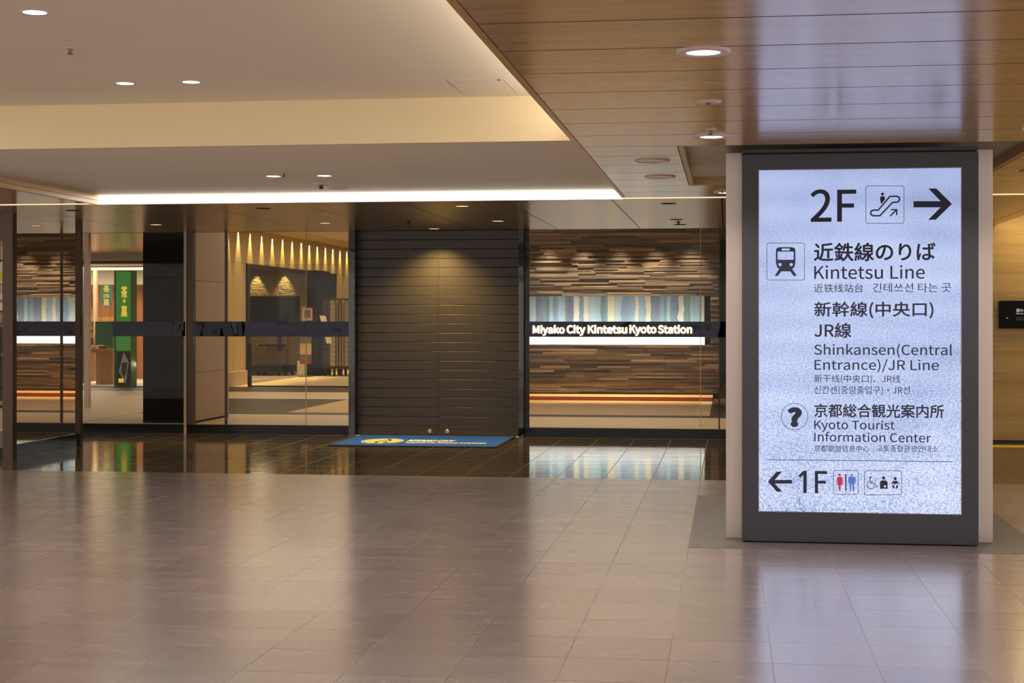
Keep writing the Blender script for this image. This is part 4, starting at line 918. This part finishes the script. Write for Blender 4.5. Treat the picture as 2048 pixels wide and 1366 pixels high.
def person(x, y, label):
    t = thing('person', label, 'person', (x, y, 0))
    def skinned(name, V, E, mat, lvl=2, root=0):
        me = bpy.data.meshes.new(name); me.from_pydata([(v[0], v[1], v[2]) for v in V], E, []); me.materials.append(mat)
        o = bpy.data.objects.new(name, me); C.objects.link(o); o.parent = t; o['_o'] = t['_o']
        o.modifiers.new('skin', 'SKIN'); o.modifiers.new('sub', 'SUBSURF').levels = lvl; o.modifiers['sub'].render_levels = lvl
        for i, v in enumerate(V): me.skin_vertices[0].data[i].radius = (v[3], v[4] if len(v) > 4 else v[3])
        me.skin_vertices[0].data[root].use_root = True
        for p in me.polygons: p.use_smooth = True
        return o
    # body facing +x
    V = [(0, 0, .90, .12, .15), (0, 0, 1.10, .11, .14), (.01, 0, 1.30, .12, .17), (0, 0, 1.40, .07, .09), (.02, 0, 1.47, .05, .05), (.04, 0, 1.55, .075, .07), (.04, 0, 1.64, .08, .075),
         (0, .20, 1.33, .055), (.02, .24, 1.07, .045), (.18, .22, .92, .036), (.26, .20, .92, .03), (0, -.20, 1.33, .055), (.02, -.24, 1.07, .045), (.18, -.22, .92, .036), (.26, -.20, .92, .03),
         (0, .09, .80, .085), (.03, .10, .46, .06), (-.01, .10, .09, .042), (.12, .11, .04, .038), (0, -.09, .80, .085), (.03, -.10, .46, .06), (-.01, -.10, .09, .042), (.12, -.11, .04, .038)]
    E = [(0, 1), (1, 2), (2, 3), (3, 4), (4, 5), (5, 6), (2, 7), (7, 8), (8, 9), (9, 10), (2, 11), (11, 12), (12, 13), (13, 14), (0, 15), (15, 16), (16, 17), (17, 18), (0, 19), (19, 20), (20, 21), (21, 22)]
    skinned('body', V, E, M['skin'])
    grow = lambda idx, g_: [tuple([*V[i][:3]]+[r+g_ for r in V[i][3:]]) for i in idx]
    ji = [0, 1, 2, 3, 7, 8, 9, 11, 12, 13]
    skinned('jacket', grow(ji, 0.022), [(0, 1), (1, 2), (2, 3), (2, 4), (4, 5), (5, 6), (2, 7), (7, 8), (8, 9)], M['cloth'])
    ti = [0, 15, 16, 17, 19, 20, 21]
    skinned('trousers', grow(ti, 0.018), [(0, 1), (1, 2), (2, 3), (0, 4), (4, 5), (5, 6)], M['cloth'])
    skinned('hair', [(.005, 0, 1.60, .088, .085), (.02, 0, 1.69, .075, .075)], [(0, 1)], M['hair'])
    for s_ in (1, -1): skinned('shoe', [(-.03, s_*.10, .045, .05), (.13, s_*.105, .04, .045)], [(0, 1)], M['rubber'])
    for s_ in (1, -1):
        for i in range(5):
            a_ = -0.03+0.015*i; z0 = .92-(.02 if i else -.01); L_ = [.05, .075, .08, .075, .06][i]
            skinned('finger', [(.27, s_*.20+a_*0.9, z0, .010), (.27+L_*.6, s_*.20+a_*1.1, z0-.012, .009), (.27+L_, s_*.20+a_, z0-.035, .008)], [(0, 1), (1, 2)], M['skin'], 1)
    fc = MB()
    for s_ in (1, -1): fc.lathe(0, 0, [(0, .011), (.008, .008), (.011, 0)], 10)
    n2 = len(fc.v)//2
    fc.v = [(x+.112+v[2]*0.6, y+(0.03 if i < n2 else -0.03)+v[0], 1.61+v[1]*.6) for i, v in enumerate(fc.v)]; fc.build('eyes', M['hair'], t)
    MB().prism([(x+.115, 1.60), (x+.142, 1.565), (x+.115, 1.555)], 'y', y-.014, y+.014).build('nose', M['skin'], t)
    MB().box(x+.105, x+.118, y-.024, y+.024, 1.528, 1.536).build('mouth', M['crimson'], t)
    for s_ in (1, -1): MB().box(x+.02, x+.05, y+s_*.078-.008, y+s_*.078+.008, 1.565, 1.625).build('ear', M['skin'], t, bevel=0.007)
    return t
pp = on_z(-1, 816, 0)
person(pp[0], pp[1], 'person in dark clothes cut by the left picture edge behind the shop window')
for o in bpy.data.objects:
    if '_o' in o: del o['_o']
